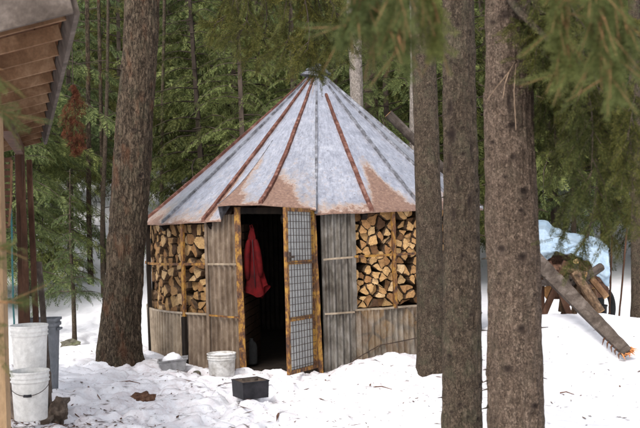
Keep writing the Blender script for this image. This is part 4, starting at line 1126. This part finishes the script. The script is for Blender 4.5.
# dead branches and stubs on the close trunks
mb = MB(); mb.tube([P(503, -14, 5.85), P(516, 8, 5.6), P(536, 28, 5.45), P(552, 42, 5.35), P(566, 60, 5.3)], [.028, .022, .017, .013, .004], 9)
mb.build('dead_branch', M['bark_moss'], T5, smooth=True)
mb = MB()
for pl in (([515, 62, 5.72], [509, 72, 5.6], [496, 88, 5.52], [487, 100, 5.5]), ([509, 72, 5.6], [505, 84, 5.52], [503, 98, 5.5]), ([516, 64, 5.72], [514, 92, 5.66], [516, 130, 5.64]),
           ([533, 66, 5.8], [556, 50, 5.7], [572, 36, 5.6]), ([536, 96, 5.85], [560, 102, 5.8], [590, 110, 5.7])):
    mb.tube([P(*p) for p in pl], [.0045, .0035, .0025, .0015][:len(pl)] , 5)
mb.build('dead_twigs', M['twig_pale'], T5)
rr = random.Random(4)
for (T_, n_s, xc, hw, d) in ((T4, 20, 462, 17, 6.7), (T5, 20, 513, 25, 5.88)):
    for i in range(n_s):
        y_ = rr.uniform(20, 420); sd_ = rr.choice((-1, 1)); p = P(xc+sd_*hw, y_, d); mb = MB()
        mb.tube([p, p+Vector((sd_*rr.uniform(.02, .06), -rr.uniform(0, .05), rr.uniform(-.02, .01)))], [.006, .0025], 5); mb.build('branch_stub', M['bark_moss'], T_)

# sapling by the stone, low boughs reaching over the snow
c = P(74, 322, 13.5); SP = empty('hemlock_sapling', (c.x, 13.5, gz(c.x, 13.5)-.05), 'thin hemlock sapling with sparse low boughs in the snow by the stone', 'tree')
me, o = trunk_mesh('trunk', [(0, 0, 0, .034), (.0, 0, .8, .026), (-.02, 0, 1.6, .016), (0, 0, 2.45, .004)], M['bark_moss'], 90, 14, .002, 6, 3, 8, flare=.1); link('trunk', me, SP)
V, sg_ = evergreen(2.5, .75, .7, 40, 901, r0=.01, ntw=13, tws=.5)
sv, sf, sc_ = sticks_mesh(sg_[14:], 'x', None); link('twigs', mesh_np('twigs', sv, sf, sc_, M['bark_far']), SP); link('crown', tris_mesh('crown', V, M['leaf_b']), SP)
for (px, d, sc) in ((20, 14.2, .9),):
    c = P(px, 300, d); r = empty('hemlock_sapling', (c.x, d, gz(c.x, d)-.05), {20: 'young hemlock behind the leaning brown boards', 120: 'young hemlock just behind the big left trunk', 186: 'young hemlock close behind the left wall of the shed'}[px], 'tree', None, rz=px)
    V, sg_ = evergreen(4.2, .9, 1.15, 60, 910+px, r0=.035, ntw=14, tws=.42)
    sv, sf, sc_ = sticks_mesh(sg_, 'x', None); link('trunk', mesh_np('trunk', sv, sf, sc_, M['bark_far']), r); link('crown', tris_mesh('crown', V, M['leaf_b']), r)

# hanging clump of dead rust-coloured needles
top = P(73, 84, 11.9); rt = empty('dead_spray', top-Vector((0, 0, .8)), 'rust brown clump of dead needles hanging left of the big trunk', 'dead branch')
rr = np.random.default_rng(12); prof = [(0, 1.5), (.16, 2), (.2, 6), (.36, 9.5), (.45, 11), (.5, 8), (.58, 10), (.66, 9), (.72, 11), (.78, 7), (.88, 8), (1, 1)]
n = 800; t = rr.uniform(.0, 1, n); wv = np.interp(t, [p[0] for p in prof], [p[1] for p in prof])*.0119
xo = rr.uniform(-1, 1, n)*wv+.03*np.sin(t*9); yo = rr.uniform(-.6, .6, n)*wv
O = np.stack([xo, yo, .8-t*.8], -1); Xd = np.stack([xo*6+rr.normal(0, .4, n), rr.normal(0, .4, n), -np.ones(n)], -1)
Vd = stamp(spray_tpl(4, .4, .12, 3), frames(Xd, rr.normal(0, 1, (n, 3)), t), O, rr.uniform(.04, .09, n))
link('dead_needles', tris_mesh('dead_needles', Vd, M['rust_needles']), rt)
mb = MB(); mb.tube([Vector((.02, 0, 2.2)), Vector((.0, 0, 1.4)), Vector((0, 0, .8)), Vector((.03, 0, .1))], [.007, .006, .005, .003], 6); link('twig', mb.me('twig', M['bark_far']), rt)

# ------------------------------------------------------------------ lean-to roof, post and poles on the left
def PP(px, py, d): return P(px, py, d)
A0, B0 = P(70, 3, 4.6), P(42, 139, 9.6)
rk = Vector((-math.cos(R_(12.5)), 0, -math.sin(R_(12.5))))
LT = empty('lean_to', (-2.6, 6.9, gz(-2.6, 6.9)-.05), 'open lean-to roof with bare rafters and board ceiling at the upper left', 'shelter')
n_ = (B0-A0).cross(rk).normalized()
if n_.z < 0: n_ = -n_
mb = MB(); ext = 1.9
nb_ = 13
for i in range(nb_):                                       # ceiling boards run along the eave
    a = A0+rk*(ext*i/nb_+.0); b = B0+rk*(ext*i/nb_)
    wv = rk*(ext/nb_*.485); c = (a+b)/2+rk*(ext/nb_/2)+n_*.055
    mb.box(c, (b-a)/2, wv, n_*.009)
mb.build('ceiling_boards', M['plank_warm'], LT)
mb = MB(); c = (A0+B0)/2+rk*ext/2+n_*.075; mb.box(c, (B0-A0)/2*1.01, rk*ext/2*1.02, n_*.006); mb.build('roof_sheet', M['corr_back'], LT)
nr_ = 13
for i in range(nr_):
    t = (i/(nr_-1)); p = A0.lerp(B0, .03+.955*t)
    mb = MB(); mb.bar(p+rk*.02, p+rk*ext, .022, .075, up=n_, nseg=5, jit=.001); mb.build('rafter', M['rafter'], LT)
mb = MB(); dn_ = Vector((0, 0, -1)); mb.box((A0+(A0+rk*ext))/2-(B0-A0).normalized()*.03+n_*.02, rk*ext/2, n_*.075, (B0-A0).normalized()*.014, jit=.0)
mb.build('barge_board', M['plank'], LT)
mb = MB(); mb.box((A0+B0)/2-rk*.02+n_*.01, (B0-A0)/2, n_*.07, rk*.013); mb.build('fascia', M['plank'], LT)
# beam and corner post
pb = A0.lerp(B0, .30)+rk*.95; pc = A0.lerp(B0, .99)+rk*.6
c = P(-1.5, 300, 6.05); zt = 2.2
mb = MB(); mb.bar(Vector((c.x, 6.05, gz(c.x, 6.05)-.1)), Vector((c.x-.0, 6.05, 2.42)), .085, .085, up=(0, 1, 0), nseg=8, jit=.001)
mb.build('corner_post', M['post_tan'], LT)
mb = MB(); mb.bar(Vector((c.x+.02, 6.2, 2.35)), P(20, 150, 9.4), .07, .09); mb.build('beam', M['post_brown'], LT)
mb = MB(); q_ = P(19, 150, 9.4); mb.bar(Vector((q_.x, 9.4, gz(q_.x, 9.4)-.1)), q_, .06, .06, up=(0, 1, 0)); mb.build('rear_post', M['post_brown'], LT)
# slatted wooden shutter hung beside the post
SL = empty('slatted_rack', P(7, 226, 6.4), 'narrow brown slatted rack hanging beside the tan corner post', 'rack')
a, b = P(3, 160, 6.4), P(11.5, 160, 6.4); a2, b2_ = P(4, 226, 6.4), P(9, 226, 6.4)
mb = MB(); mb.bar(a, a2, .012, .02, up=(0, 1, 0)); mb.build('side_rail', M['post_brown'], SL)
mb = MB(); mb.bar(b, P(11.2, 200, 6.4), .01, .02, up=(0, 1, 0)); mb.bar(P(11.2, 200, 6.4), b2_, .01, .02, up=(0, 1, 0)); mb.build('side_rail', M['rafter'], SL)
for i in range(11):
    t = i/10; l_, r_ = a.lerp(a2, t), Vector(b.lerp(b2_, max(0, (t-.6))/.4) if t > .6 else (b.x, b.y, 0)); r_.z = l_.z
    mb = MB(); mb.bar(l_, r_, .03, .014, up=(0, 1, 0)); mb.build('slat', M['post_brown'], SL)
# leaning boards and poles
def lean(name, a, b, wd, th, mat, label, cat='board', grp='boards leaning by the lean-to', up=(0, 1, 0)):
    mb = MB(); a = Vector(a); a.z = min(a.z, gz(a.x, a.y)-.02) if name != 'x' else a.z
    mb.bar(a, b, wd, th, up=up, nseg=12, jit=.003); return bevel(solo(mb, name, M[mat], label, cat, grp), .003, 1)
lean('leaning_board', P(28, 322, 9.0), P(21, 144, 9.5), .05, .03, 'post_brown', 'leftmost dark brown board leaning behind the white buckets')
lean('leaning_board', P(37, 322, 9.1), P(29, 160, 9.6), .05, .03, 'post_brown', 'long reddish brown board in the middle of the leaning boards')
lean('leaning_board', P(47.5, 322, 9.2), P(39, 262, 9.5), .05, .03, 'plank', 'short greyish board leaning beside the grey bin')
lean('leaning_pole', P(14, 330, 8.9), P(11, 205, 9.2), .015, .015, 'teal', 'thin blue green pole beside the leaning boards', 'pole')

# ------------------------------------------------------------------ tarp covered woodpile, sawbuck, diagonal board
def log_(a, b, r, lb, mat='side', name='pile_log', grp='logs and chunks in the tarp covered pile', wedge=False):
    a, b = Vector(a), Vector(b); d = (b-a); L = d.length; d.normalize(); x = d.cross(Vector((0, .3, 1))).normalized(); y = d.cross(x); rr = random.Random(hash(lb) % 999 if False else len(lb)*7+int(a.x*100))
    n = 7 if wedge else 14; sh = [rr.uniform(.75, 1.1) for _ in range(n)]; ra = []
    for i in range(7):
        p = a+d*L*i/6; ra.append([p+(x*math.cos(2*math.pi*j/n)+y*math.sin(2*math.pi*j/n))*r*sh[j]*(1+rr.uniform(-.04, .04)) for j in range(n)])
    mb = MB(); mb.loft(ra, 1, False); mb.add(ra[0], [tuple(range(n))[::-1]], 0); mb.add(ra[-1], [tuple(range(n))], 0)
    return solo(mb, name, [M['end'], M[mat]], lb, 'log', grp)
PD = 13.0
log_(P(575, 272, 12.7), P(601, 312, 12.5), .065, 'weathered split leaning down to the right in the pile', wedge=True)
log_(P(560, 268, 12.9), P(586, 275, 12.7), .05, 'pale short split lying on top of the sawbuck', wedge=True)
log_(P(566, 280, 12.8), P(577, 306, 12.7), .045, 'pale upright chunk under the short split', 'plank', wedge=True)
log_(P(545, 272, 13.2), P(590, 268, 13.6), .09, 'thick dark log lying under the front edge of tarp', 'bark_piece')
log_(P(548, 292, 13.3), P(604, 290, 13.8), .10, 'lowest dark log lying behind the sawbuck', 'bark_piece')
log_(P(548, 282, 13.7), P(606, 278, 14.2), .10, 'dark log deep in the pile in the middle', 'bark_piece')
log_(P(582, 286, 12.9), P(592, 300, 12.9), .05, 'small reddish chunk at the centre of the pile', 'post_brown', wedge=True)
log_(P(540, 262, 13.4), P(598, 262, 14.2), .10, 'top log directly beneath the tarp', 'bark_piece')
rj = random.Random(21)
for i in range(13):
    x_, y_ = rj.uniform(556, 598), rj.uniform(266, 306); d_ = rj.uniform(12.75, 13.2); a_ = rj.uniform(-.6, 1.9); l_ = rj.uniform(9, 18)
    log_(P(x_-l_*math.cos(a_)*.8, y_-l_*math.sin(a_), d_), P(x_+l_*math.cos(a_)*.8, y_+l_*math.sin(a_), d_+rj.uniform(-.3, .3)), rj.uniform(.03, .06),
         ['pale split chunk', 'brown split chunk', 'grey offcut'][i % 3]+' jumbled in the pile under the tarp, '+('left half' if x_ < 577 else 'right half')+(', upper' if y_ < 286 else ', lower'), ['rafter', 'side', 'plank'][i % 3], wedge=True)
SB = empty('sawbuck', (P(556, 300, 12.9).x, 12.9, gz(3.0, 12.9)), 'rough wooden sawbuck with crossed legs before the tarp covered pile', 'sawbuck')
for (a, b) in (((543, 316, 12.7), (566, 262, 12.9)), ((571, 318, 12.7), (548, 262, 12.9)), ((560, 316, 13.2), (580, 262, 13.3)), ((590, 316, 13.2), (566, 264, 13.3)), ((541, 316, 12.9), (541, 262, 13.0))):
    mb = MB(); p, q_ = P(*a), P(*b); p.z = min(p.z, gz(p.x, p.y)-.02); mb.bar(p, q_, .075, .05, up=(0, 1, 0), nseg=4, jit=.003); mb.build('leg', M['post_brown'], SB)
mb = MB(); mb.bar(P(541, 283, 12.85), P(592, 281, 13.1), .08, .04, up=(0, 1, 0)); mb.build('crossbar', M['plank'], SB)
# tarp draped over the pile
nu, nv = 70, 46; U, T = np.meshgrid(np.linspace(0, 1, nu), np.linspace(0, 1, nv))
VV = np.zeros((nv, nu, 3))
cols = [(520, 222, 262), (545, 220, 262), (556, 226, 250), (572, 232, 252), (590, 236, 262), (600, 238, 276), (609, 244, 284)]
for j in range(nu):
    u = j/(nu-1)*6; k = min(5, int(u)); f = u-k; f = f*f*(3-2*f)
    px = cols[k][0]+(cols[k+1][0]-cols[k][0])*(u-k); y0 = cols[k][1]+(cols[k+1][1]-cols[k][1])*f; y1 = cols[k][2]+(cols[k+1][2]-cols[k][2])*f
    for i in range(nv):
        t = i/(nv-1)
        if t < .5: tt = t/.5; d = 14.6-1.25*tt; p = P(px, y0, 14.6); p = Vector((p.x*d/14.6, d, p.z-.10*(1-math.cos(tt*1.5))))
        else:
            tt = (t-.5)/.5; a = P(px, y0, 14.6); a.x *= 13.35/14.6; e = P(px, y1, 13.2); p = Vector((a.x, 13.35, a.z-.10)).lerp(e, tt**.9); p.y -= .05*math.sin(tt*3)
        VV[i, j] = p
w_ = fbm(VV[..., 0]*2.6, VV[..., 1]*2, VV[..., 2]*5, 4, 81); VV[..., 1] += w_*.12; VV[..., 2] += w_*.05 - .03*np.abs(np.sin(U*19))*T; rg_ = np.abs(fbm(VV[..., 0]*1.8+VV[..., 2]*2.2, VV[..., 1]*1.1, VV[..., 2]*3, 3, 83)); VV[..., 1] += .16*rg_; VV[..., 2] -= .07*rg_
me = mesh_np('tarp', VV.reshape(-1, 3), np.stack([np.arange(nu*nv).reshape(nv, nu)[:-1, :-1], np.arange(nu*nv).reshape(nv, nu)[1:, :-1], np.arange(nu*nv).reshape(nv, nu)[1:, 1:], np.arange(nu*nv).reshape(nv, nu)[:-1, 1:]], -1).reshape(-1, 4).ravel(), np.full((nu-1)*(nv-1), 4), M['tarp'], smooth=True)
t_ = link('tarp', me); tag(t_, 'pale blue tarp draped over the woodpile with its edge sagging', 'tarp'); m_ = t_.modifiers.new('s', 'SOLIDIFY'); m_.thickness = .004
# black tyre and dark tub behind, thin rods
def torus(c, R1, r1, ax, mat, name, lb, cat, grp=None, n=40, m=12, sq=1.0):
    c = Vector(c); ax = Vector(ax).normalized(); x = ax.cross(Vector((0, 0, 1))).normalized(); y = ax.cross(x); mb = MB(); ra = []
    for i in range(n+1):
        a = 2*math.pi*i/n; o_ = x*math.cos(a)+y*math.sin(a); ra.append([c+o_*(R1+r1*math.cos(2*math.pi*j/m))+ax*r1*1.2*math.sin(2*math.pi*j/m) for j in range(m)])
    mb.loft(ra, 0, False); return solo(mb, name, M[mat], lb, cat, grp, smooth=True)
c = P(606, 282, 15.2); torus((c.x, 15.2, gz(c.x, 15.2)+.24), .21, .045, (.75, -.6, .1), 'rubber', 'tyre', 'black rubber tyre standing behind the right end of the pile', 'tyre')
mb = MB(); c = P(598, 286, 14.6); mb.lathe((c.x, 14.6, gz(c.x, 14.6)-.02), [(0, 0), (.10, 0), (.12, .3), (.13, .3), (.13, .32), (.11, .32), (.10, .05), (0, .05)], 24); solo(mb, 'tub', M['black'], 'black tub tucked behind the right end of the pile', 'tub', smooth=True)
lean('thin_rod', P(617, 303, 14.0), P(627, 228, 14.2), .022, .022, 'post_brown', 'thin brown rod leaning right beyond the pile, right one of two', 'rod', 'thin rods by the pile')
lean('thin_rod', P(608, 300, 14.0), P(612, 236, 14.2), .022, .022, 'post_brown', 'thin brown rod nearly upright beyond the pile, left one of two', 'rod', 'thin rods by the pile')
lean('pale_board', P(548, 262, 12.6), P(600, 277, 13.2), .05, .03, 'rafter', 'pale narrow board lying across the top of the sawbuck', 'board', None) if False else None
# diagonal board with splintered end
DB = empty('diagonal_board', (P(632, 357, 11.0).x, 11.0, P(632, 357, 11.0).z-.03), 'long grey slab board propped on the pile, its splintered orange end on the snow', 'board')
mb = MB(); a, b = P(533, 256, 12.75), P(628, 353, 11.05); ra = []
d = (b-a).normalized(); x = d.cross(Vector((0, 1, 0))).normalized(); y = d.cross(x); rr = random.Random(3)
for i in range(25):
    t = i/24; p = a.lerp(b, t); wt = (.105-.04*t**1.5); wb = (.10-.03*t)+rr.uniform(-.006, .006)
    ra.append([p-x*wt-y*.03, p+x*wb-y*.03, p+x*(wb-.01)+y*.03, p-x*(wt-.01)+y*.03])
mb.loft(ra); mb.build('plank', M['plank'], DB)
mb = MB()
for i in range(5):
    t = .83+.14*i/4; p = a.lerp(b, t); sg_ = x if x.z < 0 else -x
    mb.tube([p+sg_*.06, p+sg_*.085+Vector((0, 0, -.01)), p+sg_*.10+Vector((rr.uniform(-.01, .02), -.01, -rr.uniform(.03, .07)))], [.013, .011, .003], 6)
mb.build('bark_teeth', M['bark_piece'], DB)
mb = MB()
for i in range(16):
    p = b+x*rr.uniform(-.06, .07)+y*rr.uniform(-.02, .02); mb.tube([p-d*.03, p+d*rr.uniform(.03, .09)+x*rr.uniform(-.05, .05)+Vector((0, 0, rr.uniform(-.01, .03)))], [.012, .002], 5)
mb.build('splinters', M['splinter'], DB)
# grey log resting on the back of the roof
log_(P(388, 114, 14.0), P(452, 178, 14.1), .062, 'grey weathered log resting on the back slope of the roof', 'plank', 'roof_log', None)

# ------------------------------------------------------------------ litter on the snow
n = 4200; rr = np.random.default_rng(55)
lx = rr.normal(-.8, 2.1, n); ly = rr.uniform(7.0, 12.2, n); k = rr.random(n) < .30
lx = np.where(k, rr.normal(-2.3, .28, n), lx); ly = np.where(k, rr.uniform(6.6, 8.4, n), ly)
far = rr.random(n) < .12; lx = np.where(far, rr.uniform(-5, 6, n), lx)
ok = np.hypot(lx-HC.x, ly-HC.y) > RW+.1; lx, ly, k = lx[ok], ly[ok], k[ok]; lz = ground(lx, ly)+.003; n = len(lx)
a = rr.uniform(0, 6.28, n); L = rr.gamma(1.5, .011, n)+.006; L = np.where(rr.random(n) < .03, L*4, L); wd = np.where(k, L*.35, L*rr.uniform(.08, .35, n)); wd = np.minimum(wd, .012)
dx, dy = np.cos(a)*L, np.sin(a)*L; ex, ey = -np.sin(a)*wd, np.cos(a)*wd; tz = rr.uniform(.0, .006, n)
Vq = np.stack([np.stack([lx-dx-ex*.4, ly-dy-ey*.4, lz], -1), np.stack([lx+ex, ly+ey, lz+tz], -1), np.stack([lx+dx, ly+dy, lz+tz*2], -1), np.stack([lx-ex, ly-ey, lz+.002], -1)], 1).reshape(-1, 3)
tag(link('forest_litter', mesh_np('forest_litter', Vq, np.arange(n*4), np.full(n, 4), M['bark_piece'])), 'bits of bark, needles and leaves scattered over the snow', 'litter', None, 'stuff')
for i, (x0, y0, x1, y1, d) in enumerate(((88, 387, 102, 397, 9.6), (60, 404, 84, 413, 8.7), (118, 378, 140, 384, 10.1), (560, 386, 574, 391, 9.3), (300, 389, 309, 393, 9.9), (372, 386, 392, 389, 9.9))):
    mb = MB(); p, q_ = P(x0, y0, d), P(x1, y1, d-.15); p.z = gz(p.x, p.y)+.012; q_.z = gz(q_.x, q_.y)+.012; m_ = (p+q_)/2; m_.z += .012; m_.y += .03
    mb.tube([p, m_, q_], [.007, .006, .003], 6); lb = ('thin twig on the dirty snow left of the bark lump', 'thin twig on the snow by the lowest left bucket', 'thin twig on the snow near the big left trunk', 'tiny twig alone on the clean snow below the board', 'tiny twig on the snow right of the black box', 'thin twig on the snow mound before the right wall')[i]
    solo(mb, 'fallen_twig', M['bark_piece'], lb, 'twig', 'twigs fallen on the snow')

# ------------------------------------------------------------------ tell look-alikes apart by their order across the view
seen = {}
for o in COL.objects:
    if o.parent is None and 'label' in o: seen.setdefault(o['label'], []).append(o)
for lb, L in seen.items():
    if len(L) > 1:
        L.sort(key=lambda o: o.location.x/max(1, o.location.y))
        for i, o in enumerate(L):
            o['label'] = lb + (', left one' if i == 0 else (', right one' if i == len(L)-1 else ', middle one'))
